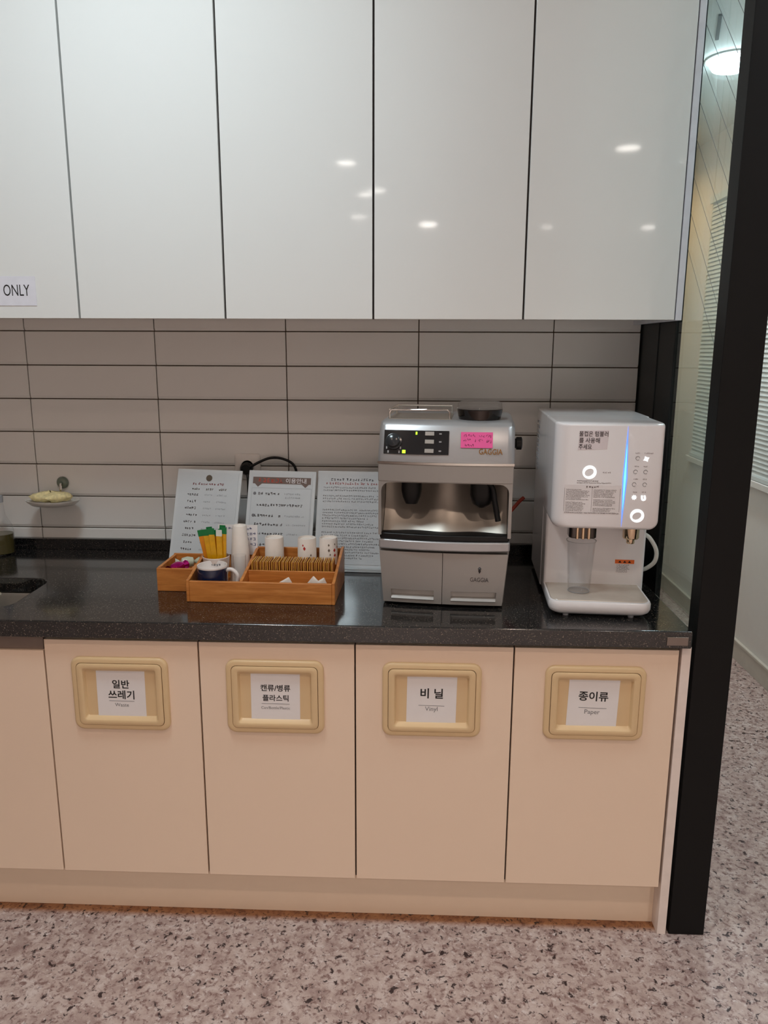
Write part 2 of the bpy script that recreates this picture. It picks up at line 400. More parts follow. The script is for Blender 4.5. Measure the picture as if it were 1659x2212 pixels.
# ------------------------------------------------------------------ lower cabinets
YL = -0.655
LS = [-0.45, -0.073, 0.304, 0.681, 1.058, 1.435, 1.8205]
llab = [None, 'ivory base cabinet under the sink with a dark recessed grip strip', 'ivory waste cabinet for general waste', 'ivory waste cabinet for cans, bottles and plastic',
        'ivory waste cabinet for vinyl', 'ivory waste cabinet for paper']
def flap(parent, cx, cz):
    a = MB(); W_, H_ = 0.236, 0.188
    L = lambda w, h, r, y: at_y(rr(w, h, r, 6, cx, cz), YL+y)
    a.loft([L(W_, H_, 0.022, 0.0), L(W_, H_, 0.022, -0.005), L(W_-0.004, H_-0.004, 0.021, -0.008), L(W_-0.012, H_-0.012, 0.018, -0.009), L(W_-0.026, H_-0.026, 0.013, -0.009), L(W_-0.0275, H_-0.0275, 0.012, -0.0065)], cap0=False, cap1=False)
    fo = a.build('flap_frame', CREAM, parent, smooth=True, ang=50)
    b = MB()
    b.loft([L(W_-0.0290, H_-0.0290, 0.012, -0.0055), L(W_-0.0290, H_-0.0290, 0.012, -0.0105), L(W_-0.035, H_-0.035, 0.011, -0.012), L(W_-0.054, H_-0.052, 0.006, -0.012), L(W_-0.058, H_-0.056, 0.006, -0.011), L(W_-0.066, H_-0.072, 0.004, -0.002)], cap0=False, cap1=True)
    b.build('flap', CREAM, fo, smooth=True, ang=35)
for i in range(1, 6):
    t = thing('base_cabinet', llab[i], 'cabinet', (0, 0, 0), group='ivory base cabinets')
    x0, x1 = LS[i], LS[i+1]
    bod = MB()
    if i == 1:
        bod.box(x0, x0+0.016, YL+0.021, -0.01, 0.13, 0.776).box(x1-0.016, x1, YL+0.021, -0.01, 0.13, 0.776).box(x0+0.016, x1-0.016, YL+0.021, -0.01, 0.13, 0.146).box(x0+0.016, x1-0.016, YL+0.021, YL+0.03, 0.7, 0.776)
    else: bod.box(x0+0.0002, x1-0.0002, YL+0.021, -0.01, 0.13, 0.776)
    bod.build('body', CARC, t)
    zt = 0.738 if i == 1 else 0.767
    dx1 = x1-0.0016
    MB().box(x0+0.0034, x1-0.0002, YL, YL+0.019, 0.135, zt).build('door', LOWER, t, bev=0.0015)
    MB().box(x0+0.0002, x0+0.0034, YL+0.012, YL+0.0205, 0.136, 0.768).build('gap_strip', EDGE, t)
    if i == 1: MB().box(x0+0.002, x1-0.002, YL+0.008, YL+0.02, 0.7385, 0.772).build('grip_strip', mat('taupe_grip', rgb(128,112,102), 0.4), t)
    else: flap(t, (x0+x1)/2-(0.003 if i < 5 else -0.002), 0.631)
tag(MB().box(1.8262, 1.8478, YL-0.001, -0.0, 0, 0.776).build('base_end_panel', mat('ivory_panel', rgb(236,222,214), 0.35), bev=0.001), 'ivory end panel of the base cabinets against the black post', 'panel')
tag(MB().box(-1.2, 1.826, -0.612, -0.596, 0, 0.131).build('plinth', KICK), 'ivory plinth board running along the floor under the base cabinets', 'plinth')

# paper signs in the flaps
def sign(cx, tilt, label, rows, line):
    t = thing('paper_sign', label, 'sign', (cx, YL-0.0022, 0.631), group='waste sorting signs')
    t.rotation_euler = (0, math.radians(tilt), 0)
    MB().box(-0.0595, 0.0595, -0.0006, 0, -0.0635, 0.0635).build('sheet', PAPER, t)
    for txt, wd, z, b in rows: lettering(txt, INK if b else GREYINK, t, width=wd, at=(0, -0.0009, z), bold=b)
    MB().box(-line[0]/2, line[0]/2, -0.0009, -0.0006, line[1]-0.0005, line[1]+0.0005).build('rule', GREYINK, t)
sign(0.4895, 0.5, 'white paper sign marking general waste', [('일반', 0.042, 0.0245, 0.02), ('쓰레기', 0.064, -0.003, 0.02), ('Waste', 0.034, -0.0295, 0.0)], (0.062, -0.0195))
sign(0.867, 0.5, 'white paper sign marking cans, bottles and plastic', [('캔류/병류', 0.072, 0.0225, 0.018), ('플라스틱', 0.063, -0.0035, 0.018), ('Can/Bottle/Plastic', 0.070, -0.029, 0.0)], (0.068, -0.0185))
sign(1.2435, 0.8, 'white paper sign marking vinyl', [('비 닐', 0.054, 0.0165, 0.02), ('Vinyl', 0.030, -0.025, 0.0)], (0.062, -0.015))
sign(1.627, 1.5, 'white paper sign marking paper waste', [('종이류', 0.070, 0.0175, 0.02), ('Paper', 0.036, -0.024, 0.0)], (0.066, -0.0125))
t = thing('paper_notice', 'small white ONLY notice stuck on a wall cabinet door', 'notice', (0.135, YU-0.0006, 1.5945))
MB().box(-0.12, 0.094, -0.0006, 0, -0.036, 0.036).build('sheet', mat('bluish_paper', rgb(236,237,246), 0.35, coat=0.5), t)
lettering('ONLY', INK, t, width=0.068, height=0.028, at=(0.044, -0.0009, 0.002))

# ------------------------------------------------------------------ countertop and sink
SX0, SX1, SY0, SY1 = -0.52, 0.185, -0.585, -0.335
ct = thing('countertop', 'black speckled stone countertop with a low upstand along the tiles', 'countertop')
hole = rr(SX1-SX0, SY1-SY0, 0.05, 6, (SX0+SX1)/2, (SY0+SY1)/2)
xa, xb, ya, yb = -1.2, 1.842, -0.672, -0.001
zb, zt = 0.777, 0.82
bm = bmesh.new()
def loop_edges(pts, z):
    vs = [bm.verts.new((x, y, z)) for x, y in pts]
    es = [bm.edges.new((vs[i], vs[(i+1) % len(vs)])) for i in range(len(vs))]
    return vs, es
rect = [(xa, ya), (xb, ya), (xb, yb), (xa, yb)]
for z in (zt, zb):
    o_, eo = loop_edges(rect, z); h_, eh = loop_edges(hole, z)
    bmesh.ops.triangle_fill(bm, edges=eo+eh, use_beauty=True)
    if z == zt: to, th = o_, h_
    else: bo, bh = o_, h_
for a, b in ((to, bo), (th, bh)):
    for i in range(len(a)):
        j = (i+1) % len(a); bm.faces.new((a[i], a[j], b[j], b[i]))
bmesh.ops.recalc_face_normals(bm, faces=bm.faces)
m_ = bpy.data.meshes.new('slab'); bm.to_mesh(m_); bm.free(); m_.materials.append(STONE)
m_.shade_smooth(); m_.set_sharp_from_angle(angle=math.radians(35))
so = bpy.data.objects.new('slab', m_); C.objects.link(so); so.parent = ct
bv = so.modifiers.new('bevel', 'BEVEL'); bv.width = 0.004; bv.segments = 2; bv.limit_method = 'ANGLE'; bv.harden_normals = True
MB().box(xa, 1.842, -0.021, -0.001, 0.82, 0.855).build('upstand', STONE, ct, bev=0.002)
pl = MB().box(1.783, 1.832, -0.6745, -0.671, 0.786, 0.807).build('edge_plate', mat('plate_metal', rgb(140,132,126), 0.12, metal=1.0), ct, bev=0.001); pl['label'] = 'small polished metal plate'
# stainless sink bowl
sk = thing('sink_bowl', 'stainless steel sink bowl set into the black countertop', 'sink')
b = MB(); cxh, cyh = (SX0+SX1)/2, (SY0+SY1)/2; W_, H_ = SX1-SX0, SY1-SY0
lp = lambda d, r, z: at_z(rr(W_-d, H_-d, r, 6, cxh, cyh), z)
b.loft([lp(-0.02, 0.06, 0.7745), lp(0.0, 0.05, 0.7745), lp(0.006, 0.048, 0.765), lp(0.012, 0.045, 0.63), lp(0.05, 0.03, 0.60)], cap0=False, cap1=True)
SINK = mat('sink_steel', rgb(164,152,140), 0.4, metal=0.35)
b.build('bowl', SINK, sk, smooth=True)
MB().lathe([(0.045, 0.603), (0.045, 0.606), (0.03, 0.606)], 24, c=(-0.1, cyh, 0)).build('drain', CHROME, sk, smooth=True)
t = thing('sink_insert', 'pale steel basket set inside the sink', 'insert', (0, 0, 0.0))  # pale rounded rectangle set in the bowl just below the rim
b = MB(); b.loft([at_z(rr(0.20, 0.175, 0.02, 5, -0.035, cyh), 0.79), at_z(rr(0.20, 0.175, 0.02, 5, -0.035, cyh), 0.787), at_z(rr(0.19, 0.165, 0.018, 5, -0.035, cyh), 0.787), at_z(rr(0.185, 0.16, 0.018, 5, -0.035, cyh), 0.772)], cap0=False, cap1=True)
b.build('insert_tray', mat('pale_steel', rgb(200,192,176), 0.5, metal=0.3), t, smooth=True)
hk = MB(); hk.box(-0.10, -0.09, SY0+0.004, cyh-0.08, 0.784, 0.788).box(-0.10, -0.09, cyh+0.08, SY1-0.004, 0.784, 0.788); hk.build('side_bar', CHROME, t)

ZC = 0.8203
# ------------------------------------------------------------------ wall things: outlet, plug, soap dish, bottle
t = thing('wall_outlet', 'white square wall outlet behind the menu stands', 'outlet', (0.676, -0.0005, 1.092))
MB().loft([at_y(rr(0.080, 0.080, 0.008), 0), at_y(rr(0.080, 0.080, 0.008), -0.006), at_y(rr(0.072, 0.072, 0.006), -0.009)], cap0=False).build('cover_plate', mat('outlet_white', rgb(240,236,232), 0.4), t, smooth=True)
MB().lathe([(0.023, -0.009), (0.023, -0.0105), (0.020, -0.0105), (0.019, -0.004)], 28, axis='y').build('socket', mat('outlet_white', (1,1,1,1)), t, smooth=True)
t = thing('power_plug', 'black power plug in the wall outlet with its cord looping over the menu stands', 'plug', (0.676, -0.012, 1.088))
MB().lathe([(0.018, 0.004), (0.0195, -0.004), (0.0195, -0.018), (0.014, -0.026)], 24, axis='y').build('plug_body', BLKPL, t, smooth=True)
MB().tube([(0.008, -0.02, 0.0), (0.030, -0.024, 0.016), (0.075, -0.012, 0.034), (0.12, -0.012, 0.030), (0.152, -0.012, 0.005), (0.155, -0.01, -0.06), (0.15, 0.0, -0.22)], 0.0042).build('cord_loop', BLKPL, t, smooth=True)
MB().tube([(0.003, -0.02, -0.012), (0.008, -0.03, -0.04), (0.006, -0.03, -0.12), (0.0, -0.02, -0.2), (0.0, -0.03, -0.262)], 0.0042).build('cord', BLKPL, t, smooth=True)

t = thing('soap_dish', 'white oval soap dish with a green-grey suction cup on the tiles', 'soap dish', (0.074, -0.002, 0.987))
n = 30; loops = []
for sc, z in ((0.55, -0.016), (0.8, -0.012), (0.96, -0.002), (1.0, 0.004), (0.97, 0.004), (0.92, -0.002), (0.6, -0.010)):
    loops.append([(0.083*sc*math.cos(2*math.pi*i/n), -0.062+0.055*sc*math.sin(2*math.pi*i/n), z) for i in range(n)])
MB().loft(loops).build('dish', mat('frosted_white', rgb(226,222,216), 0.3), t, smooth=True)
MB().lathe([(0.019, -0.001), (0.019, -0.004), (0.015, -0.010), (0.006, -0.012), (0.005, -0.02)], 28, c=(0.008, 0, 0.048), axis='y').build('suction_cup', mat('green_grey_rubber', rgb(112,122,108), 0.25), t, smooth=True)
MB().tube([(0.008, -0.018, 0.048), (0.008, -0.02, 0.02), (0.008, -0.014, 0.0)], 0.004).build('hook', CHROME, t, smooth=True)
lo = MB(); rd = random.Random(3); nn, mm = 26, 9; loops = []
for j in range(mm):
    ph = math.pi*(j/(mm-1)-0.5); rr_ = max(0.05, math.cos(ph)); z = 0.014*math.sin(ph)
    loops.append([((0.066*rr_*math.cos(2*math.pi*i/nn)+0.003*rd.uniform(-1,1))-0.006, (-0.062+0.036*rr_*math.sin(2*math.pi*i/nn)+0.003*rd.uniform(-1,1)), z*(1.25 if i % 7 < 4 else 0.85)+0.003*rd.uniform(-1,1)) for i in range(nn)])
s = lo.loft(loops).build('loofah_pad', mat('yellow_loofah', rgb(238,222,168), 0.9, var=0.16, scale=120, bump=1.0), smooth=True, ang=70)
s.location = (0.074, -0.002, 1.0005); tag(s, 'pale yellow loofah pad lying in the white soap dish', 'loofah')

t = thing('glass_bottle', 'clear bottle with dark olive liquid standing by the upstand', 'bottle', (-0.088, -0.085, ZC))
MB().lathe([(0.030, 0), (0.036, 0.004), (0.036, 0.075), (0.033, 0.09), (0.016, 0.125), (0.013, 0.16), (0.013, 0.17)], 28).build('bottle_wall', CLEAR, t, smooth=True)
MB().lathe([(0.029, 0.003), (0.0345, 0.006), (0.0345, 0.014), (0.0345, 0.066)], 28).build('liquid', mat('olive_liquid', rgb(74,66,36), 0.15), t, smooth=True)
MB().lathe([(0.0145, 0.165), (0.0145, 0.185), (0.005, 0.187), (0.005, 0.205)], 20).build('cap', GREYPL, t, smooth=True)
MB().tube([(0, 0, 0.2), (0, -0.005, 0.21), (0, -0.035, 0.205)], 0.005).build('pump_spout', GREYPL, t, smooth=True)

# ------------------------------------------------------------------ menu stands
CLEARB = mat('acrylic_edge', rgb(214,218,220), 0.08, coat=0.6, var=0.01)
SHEET = mat('glossy_menu_sheet', rgb(206,211,214), 0.28, coat=0.9, coatr=0.04, var=0.01)
def menu_stand(x, y, rz, label):
    t = thing('menu_stand', label, 'menu stand', (x, y, ZC+0.006), rz, math.radians(-20), group='acrylic menu stands')
    MB().box(0, 0.205, 0, 0.006, 0, 0.288).build('acrylic_panel', CLEARB, t, bev=0.001)
    MB().box(0.009, 0.196, -0.0012, -0.0002, 0.010, 0.279).build('menu_sheet', SHEET, t)
    # foot lies flat on the counter, in front of the leaning panel and behind it
    ca, sa = math.cos(math.radians(20)), math.sin(math.radians(20))
    M = lambda p: (p[0], p[1]*ca-(p[2])*sa, p[1]*sa+p[2]*ca)      # undo the lean
    f = MB().box(0, 0.205, -0.024, 0.10, -0.0055, -0.001).box(0, 0.205, -0.024, -0.020, -0.001, 0.006)
    f.v = [M(p) for p in f.v]; f.build('foot', CLEARB, t, bev=0.001)
    return t
b1 = menu_stand(0.468, -0.19, -9, 'acrylic menu stand with a red title and three columns of print')
b2 = menu_stand(0.693, -0.205, -6, 'acrylic menu stand with a brown ribbon heading')
b3 = menu_stand(0.905, -0.205, -3, 'acrylic menu stand with dense grey print beside the coffee machine')
Y = -0.0016
rd = random.Random(11)
p = MB(); p.lathe([(0.010, Y), (0.007, Y-0.0002)], 12, c=(0.103, 0, 0.262), axis='y'); p.build('badge', BROWNINK, b1)
p = FB(); scribble(p, 0.052, 0.152, 0.244, 0.0075, Y, rd); p.build('title_print', mat('dark_red_ink', rgb(140,70,74), 0.7), b1)
p = FB()
for xx in (0.052, 0.095, 0.137): scribble(p, xx, xx+0.026, 0.228, 0.0065, Y, rd, gap=0)
p.build('heading_print', BROWNINK, b1)
p = FB()
for k in range(9):
    z = 0.211-0.0205*k; scribble(p, 0.034+0.006*(k % 2), 0.076-0.004*(k % 3), z, 0.0075, Y, rd, gap=0.05)
p.build('item_print', mat('dim_ink', rgb(88,84,84), 0.7), b1)
p = FB()
for k in range(9):
    z = 0.211-0.0205*k
    scribble(p, 0.092, 0.118, z, 0.0055, Y, rd, gap=0.05); scribble(p, 0.132, 0.164, z, 0.0055, Y, rd, gap=0.05)
p.build('price_print', PALEINK, b1)
# ribbon board
p = MB(); p.add([(0.014,Y,0.248),(0.191,Y,0.248),(0.191,Y,0.268),(0.014,Y,0.268)], [(0,1,2,3)])
p.add([(0.020,Y,0.248),(0.042,Y,0.248),(0.030,Y,0.238)], [(0,2,1)]); p.add([(0.163,Y,0.248),(0.185,Y,0.248),(0.175,Y,0.238)], [(0,2,1)])
p.build('ribbon', mat('brown_ribbon', rgb(112,92,84), 0.6), b2)
p = FB(); scribble(p, 0.030, 0.112, 0.258, 0.0135, Y-0.0003, rd, gap=0, th=0.16); p.build('heading_print', REDINK, b2)
lettering('이용안내', PAPER, b2, width=0.062, height=0.015, at=(0.146, Y-0.0003, 0.258), bold=0.006)
p = MB()
for z0 in (0.235, 0.014): p.box(0.012, 0.193, Y-0.0002, Y, z0, z0+0.0006)
for x0 in (0.012, 0.193): p.box(x0, x0+0.0006, Y-0.0002, Y, 0.014, 0.235)
p.build('border_line', PALEINK, b2)
p = FB()
for (x0, x1, z) in ((0.032, 0.100, 0.218), (0.030, 0.170, 0.184), (0.026, 0.112, 0.152), (0.026, 0.118, 0.126), (0.026, 0.120, 0.098), (0.026, 0.092, 0.066)): scribble(p, x0, x1, z, 0.0085, Y, rd, gap=0.12)
p.build('item_print', mat('dim_ink', (0,0,0,1)), b2)
p = FB()
for (x0, x1, z) in ((0.112, 0.160, 0.218), (0.112, 0.160, 0.207), (0.118, 0.178, 0.152), (0.124, 0.184, 0.126), (0.126, 0.160, 0.098)): scribble(p, x0, x1, z, 0.006, Y, rd)
p.build('price_print', PALEINK, b2)
p = FB(); scribble(p, 0.095, 0.150, 0.050, 0.007, Y, rd); p.build('footnote_print', mat('pale_red_ink', rgb(196,130,130), 0.7), b2)
p = MB()
for z in (0.218, 0.152): p.lathe([(0.0048, Y), (0.003, Y-0.0002)], 10, c=(0.022, 0, z), axis='y')
p.build('bullet', GREYINK, b2)
# dense board
p = FB(); scribble(p, 0.040, 0.168, 0.262, 0.0085, Y, rd, gap=0.05, th=0.18); p.build('title_print', GREYINK, b3)
p = FB(); scribble(p, 0.025, 0.185, 0.250, 0.0075, Y, rd); p.build('subtitle_print', mat('pale_red_ink', (0,0,0,1)), b3)
p = FB()
for k in range(26):
    z = 0.238-0.0084*k
    if k in (2, 6, 7, 15): continue
    scribble(p, 0.018, 0.19-0.05*rd.random()**3, z, 0.0056, Y, rd, gap=0.08)
p.build('body_print', mat('soft_grey_ink', rgb(150,150,152), 0.7), b3)

# ------------------------------------------------------------------ wooden organiser tray and its contents
TO = (0.619, -0.518); TA = -1.5
def tl(u, v): 
    a = math.radians(TA); return (TO[0]+u*math.cos(a)-v*math.sin(a), TO[1]+u*math.sin(a)+v*math.cos(a))
tr = thing('wooden_organiser', 'wide bamboo organiser tray with sloping sides holding cups and tea packets', 'tray', (*TO, ZC), TA)
TWd, TD = 0.381, 0.215
def side(u0, u1):
    m = MB(); pr = [(0.0, 0), (TD, 0), (TD, 0.098), (TD-0.02, 0.098), (0.012, 0.058), (0, 0.058)]
    return m.loft([[(u0, v, z) for v, z in pr], [(u1, v, z) for v, z in pr]])
MB().box(0.008, TWd-0.008, 0, 0.009, 0, 0.055).build('front_board', WOOD, tr, bev=0.0015)
MB().box(0.008, TWd-0.008, TD-0.009, TD, 0, 0.094).build('back_board', WOOD, tr, bev=0.0015)
side(0, 0.008).build('side_board', WOOD, tr, bev=0.0015); side(TWd-0.008, TWd).build('side_board', WOOD, tr, bev=0.0015)
dv = MB(); pr = [(0.0092, 0.006), (TD-0.0092, 0.006), (TD-0.0092, 0.092), (TD-0.02, 0.092), (0.0092, 0.056)]
dv.loft([[(0.136, v, z) for v, z in pr], [(0.144, v, z) for v, z in pr]]).build('divider', WOOD, tr, bev=0.001)
MB().box(0.1442, TWd-0.0082, 0.070, 0.077, 0.006, 0.066).build('divider', WOOD, tr, bev=0.001)
MB().box(0.1442, TWd-0.0082, 0.140, 0.146, 0.006, 0.066).build('divider', WOOD, tr, bev=0.001)
MB().box(0.008, TWd-0.008, 0.009, TD-0.009, 0, 0.006).build('bottom_board', WOOD, tr)
# small organiser
sb = thing('wooden_box', 'small open bamboo box with candy next to the wide organiser', 'box', (0.526, -0.434, ZC), -1.5)
MB().box(0, 0.1, 0, 0.008, 0, 0.063).build('front_board', WOOD, sb, bev=0.0015)
MB().box(0, 0.1, 0.14, 0.148, 0, 0.066).build('back_board', WOOD, sb, bev=0.0015)
MB().box(0, 0.008, 0.008, 0.14, 0, 0.064).build('side_board', WOOD, sb, bev=0.0015)
MB().box(0.092, 0.1, 0.008, 0.14, 0, 0.064).build('side_board', WOOD, sb, bev=0.0015)
MB().box(0.008, 0.092, 0.008, 0.14, 0, 0.006).build('bottom_board', WOOD, sb)
sb.location = (0.516, -0.434, ZC)
# candies in the small box
def candy(loc, rz, m, label, sc=1.0):
    t = thing('wrapped_candy', label, 'candy', loc, rz)
    MB().lathe([(0.002, -0.016*sc), (0.010*sc, -0.012*sc), (0.0125*sc, 0), (0.010*sc, 0.012*sc), (0.002, 0.016*sc)], 12, axis='x').build('sweet', m, t, smooth=True, ang=30)
    for s in (-1, 1):
        MB().lathe([(0.002, 0.014*sc*s), (0.006*sc, 0.019*sc*s), (0.010*sc, 0.026*sc*s)], 9, axis='x', cap1=False).build('twist', m, t)
PINKF = mat('magenta_foil', rgb(214,40,150), 0.18, metal=0.85); PALEF = mat('pale_green_wrap', rgb(196,200,178), 0.2, coat=0.6)
candy((0.562, -0.400, ZC+0.056), 65, PINKF, 'magenta foil wrapped candy in the small bamboo box', 1.3)
candy((0.576, -0.352, ZC+0.058), 20, PALEF, 'pale green wrapped candy in the small bamboo box', 1.25)
candy((0.572, -0.372, ZC+0.026), -20, PALEF, 'pale wrapped candy at the bottom of the small bamboo box', 1.25)
# tea packets, filed upright
PK = [mat('golden_packet', rgb(226,170,72), 0.5), mat('tan_packet', rgb(206,148,84), 0.5)]
pk0 = [MB().box(-0.0011, 0.0011, 0, 0.056, 0, 0.081).build('tea_packet', PK[i], bev=0.0005) for i in range(2)]
rd = random.Random(5); N = 42
for i in range(N):
    u = 0.152+(0.366-0.152)*i/(N-1)
    o = pk0[i % 2] if i < 2 else pk0[i % 2].copy()
    if i >= 2: C.objects.link(o)
    x, y = tl(u, 0.081); o.location = (x, y, ZC+0.0062); o.rotation_euler = (0, math.radians(rd.uniform(-1.0, 1.0)), math.radians(TA+rd.uniform(-1.2, 1.2)))
    tag(o, 'thin golden tea packet filed upright in the bamboo organiser', 'tea packet', 'tea packets filed in the organiser')
# sugar packets in the front compartment
SUG = mat('sugar_paper', rgb(232,224,214), 0.55)
for i, (u, v, z, rx, ry, rz) in enumerate(((0.245, 0.028, 0.040, 84, 62, 8), (0.318, 0.028, 0.042, 86, 40, -20), (0.334, 0.036, 0.038, 80, 66, 16))):
    t = thing('sugar_packet', ['white sugar packet alone in the front of the organiser', 'upright white sugar packet of a leaning pair in the organiser', 'tilted white sugar packet leaning on its neighbour in the organiser'][i], 'sugar packet', (*tl(u, v), ZC+z), TA+rz)
    t.rotation_euler = (0, 0, math.radians(TA+rz))
    q = MB().loft([at_z(rr(0.026, 0.046, 0.002), 0.0), at_z(rr(0.020, 0.038, 0.004), 0.0022)], cap0=True)
    Mq = Matrix.Rotation(math.radians(ry), 4, 'Y') @ Matrix.Rotation(math.radians(rx), 4, 'X')
    q.v = [tuple(Mq @ Vector(p)) for p in q.v]; q.build('pouch', SUG, t, smooth=True)
# paper cups upside down
CUPW = mat('paper_cup_white', rgb(240,232,224), 0.55)
def paper_cup(u, v, rt, rb, h, label, z=0.0062, flowers=False):
    t = thing('paper_cup', label, 'paper cup', (*tl(u, v), ZC+z), TA)
    MB().lathe([(rb-0.001, 0.001), (rb+0.0015, 0.0), (rb+0.0022, 0.002), (rb+0.001, 0.004), (rb, 0.005), (rt, h-0.002), (rt-0.0008, h), (rt-0.002, h), (rt-0.0025, h-0.006)], 32, cap0=False).build('cup_wall', CUPW, t, smooth=True)
    if flowers:
        f = MB(); g = MB(); r_ = random.Random(int(u*1000))
        for k in range(7):
            a = math.radians(-90+flowers+r_.uniform(-40, 40)); zz = h*r_.uniform(0.35, 0.88); rr_ = rb+(rt-rb)*(zz/h)+0.0004
            x, y = rr_*math.cos(a), rr_*math.sin(a); tx, ty = -math.sin(a), math.cos(a); s = r_.uniform(0.002, 0.004)
            (f if k % 2 else g).add([(x-tx*s, y-ty*s, zz), (x, y, zz-s*1.5), (x+tx*s, y+ty*s, zz), (x, y, zz+s*1.5)], [(0, 1, 2, 3)])
        f.build('red_flower_print', mat('flower_red', rgb(190,50,48), 0.6), t); g.build('leaf_print', mat('leaf_grey', rgb(120,108,96), 0.6), t)
paper_cup(0.193, 0.1762, 0.0250, 0.0268, 0.125, 'plain white upside-down paper cup at the back of the organiser')
paper_cup(0.283, 0.1762, 0.0250, 0.0268, 0.125, 'white upside-down paper cup with a red flower print facing front', flowers=12)
paper_cup(0.342, 0.1762, 0.0243, 0.0262, 0.127, 'white upside-down paper cup with its flower print turned to the side board', flowers=48)
paper_cup(0.100, 0.168, 0.0190, 0.0300, 0.158, 'tall white upside-down paper cup beside the coffee sticks')
# mug
t = thing('mug', 'navy mug with white rim and white handle in the organiser', 'mug', (*tl(0.054, 0.055), ZC+0.0062), TA)
NAVY = mat('navy_glaze', rgb(22,34,66), 0.2, coat=0.5); WGL = mat('white_glaze', rgb(232,224,220), 0.2, coat=0.4)
MB().lathe([(0.030, 0), (0.036, 0.004), (0.0385, 0.03), (0.0385, 0.072)], 36, cap1=False).build('mug_wall', NAVY, t, smooth=True)
MB().lathe([(0.0386, 0.072), (0.0395, 0.0755), (0.0385, 0.078), (0.0365, 0.0775), (0.035, 0.06), (0.034, 0.056)], 36, cap0=False, cap1=True).build('mug_liner', WGL, t, smooth=True)
p = FB(); scribble(p, -0.014, 0.014, 0.067, 0.007, 0.0335, random.Random(2), gap=0); o = p.build('inner_print', GREYINK, t)
MB().tube([(0.037, 0, 0.064), (0.052, -0.002, 0.066), (0.066, -0.003, 0.052), (0.064, -0.003, 0.03), (0.05, -0.002, 0.018), (0.037, 0, 0.02)], 0.0055, 10).build('handle', WGL, t, smooth=True)
# bowl and coffee sticks
t = thing('ceramic_bowl', 'pale pink bowl holding the yellow coffee sticks', 'bowl', (*tl(0.045, 0.124), ZC+0.0062), TA)
MB().lathe([(0.020, 0), (0.025, 0.004), (0.033, 0.05), (0.036, 0.082), (0.0345, 0.083), (0.031, 0.05), (0.023, 0.008)], 32, cap0=True, cap1=True).build('bowl_wall', mat('pale_pink_glaze', rgb(222,204,194), 0.3, coat=0.3), t, smooth=True)
YEL = mat('yellow_stick', rgb(232,172,16), 0.3, coat=0.3, var=0.12, scale=60); GRN = mat('green_stick_top', rgb(14,120,62), 0.35)
WHT = mat('white_stick_fold', rgb(226,230,222), 0.4); ORG = mat('orange_stick', rgb(226,140,20), 0.3, var=0.1)
sticks = [(-0.030, 0.004, -11, 4, ORG), (-0.020, -0.010, -6, 7, YEL), (-0.008, -0.014, -2, 8, YEL), (0.002, -0.006, 1, 5, ORG), (0.010, -0.014, 2, 8, YEL), (0.020, -0.008, 4, 6, YEL), (0.026, 0.004, -2, 2, ORG), (-0.012, 0.010, -7, 0, YEL), (0.008, 0.012, 3, 0, YEL)]
slab_ = ['orange coffee stick at the outer edge of the bowl', 'yellow coffee stick with a green end, second of the front row', 'yellow coffee stick in the middle of the front row', 'orange coffee stick in the middle of the bunch', 'yellow coffee stick with a white fold in the front row', 'yellow coffee stick next to the tall paper cup', 'orange coffee stick against the tall paper cup', 'yellow coffee stick in the back of the bowl', 'yellow coffee stick in the back of the bowl']
bx, by = tl(0.044, 0.124)
for i, (dx, dy, ry, rx, m) in enumerate(sticks):
    t = thing('coffee_stick', slab_[i], 'coffee stick', (bx+0.008+dx*0.6, by+dy*0.5, ZC+0.022+0.004*(i % 3)), TA, group='coffee sticks in the bowl')
    t.rotation_euler = (math.radians(rx), math.radians(ry), math.radians(TA))
    H = 0.142; wd = 0.0075
    MB().loft([[( -wd, -0.001, 0), (wd, -0.001, 0), (wd, 0.001, 0), (-wd, 0.001, 0)], [(-wd, -0.0035, 0.02), (wd, -0.0035, 0.02), (wd, 0.0035, 0.02), (-wd, 0.0035, 0.02)],
               [(-wd, -0.0035, H-0.03), (wd, -0.0035, H-0.03), (wd, 0.0035, H-0.03), (-wd, 0.0035, H-0.03)], [(-wd, -0.0022, H-0.016), (wd, -0.0022, H-0.016), (wd, 0.0022, H-0.016), (-wd, 0.0022, H-0.016)]], cap1=True).build('stick_body', m, t, bev=0.0012)
    MB().loft([[(-wd-.0003, -0.0024, H-0.017), (wd+.0003, -0.0024, H-0.017), (wd+.0003, 0.0024, H-0.017), (-wd-.0003, 0.0024, H-0.017)], [(-wd-.0003, -0.0006, H), (wd+.0003, -0.0006, H), (wd+.0003, 0.0006, H), (-wd-.0003, 0.0006, H)]]).build('stick_end', WHT if i in (4,) else GRN, t)
# clear tumbler in the tray
t = thing('plastic_tumbler', 'small clear plastic tumbler between mug handle and tall paper cup', 'tumbler', (*tl(0.116, 0.095), ZC+0.0062), TA)
MB().lathe([(0.010, 0), (0.014, 0.001), (0.0175, 0.094), (0.0168, 0.094), (0.0135, 0.003)], 24).build('tumbler_wall', CLEAR, t, smooth=True)
# handwritten card
t = thing('note_card', 'white card with blue handwriting standing behind the tall paper cup', 'card', (*tl(0.030, 0.2045), ZC+0.092), TA)
t.rotation_euler = (math.radians(-4), 0, math.radians(TA))
MB().box(0, 0.110, -0.0008, 0, -0.02, 0.064).build('card_sheet', PAPER, t)
p = FB(); rd = random.Random(8)
for k in range(4): scribble(p, 0.008+0.05*(k > 0), 0.104, 0.054-0.015*k, 0.010, -0.0012, rd, gap=0.12, th=0.1)
p.build('handwriting', mat('blue_ink', rgb(96,100,140), 0.7), t)

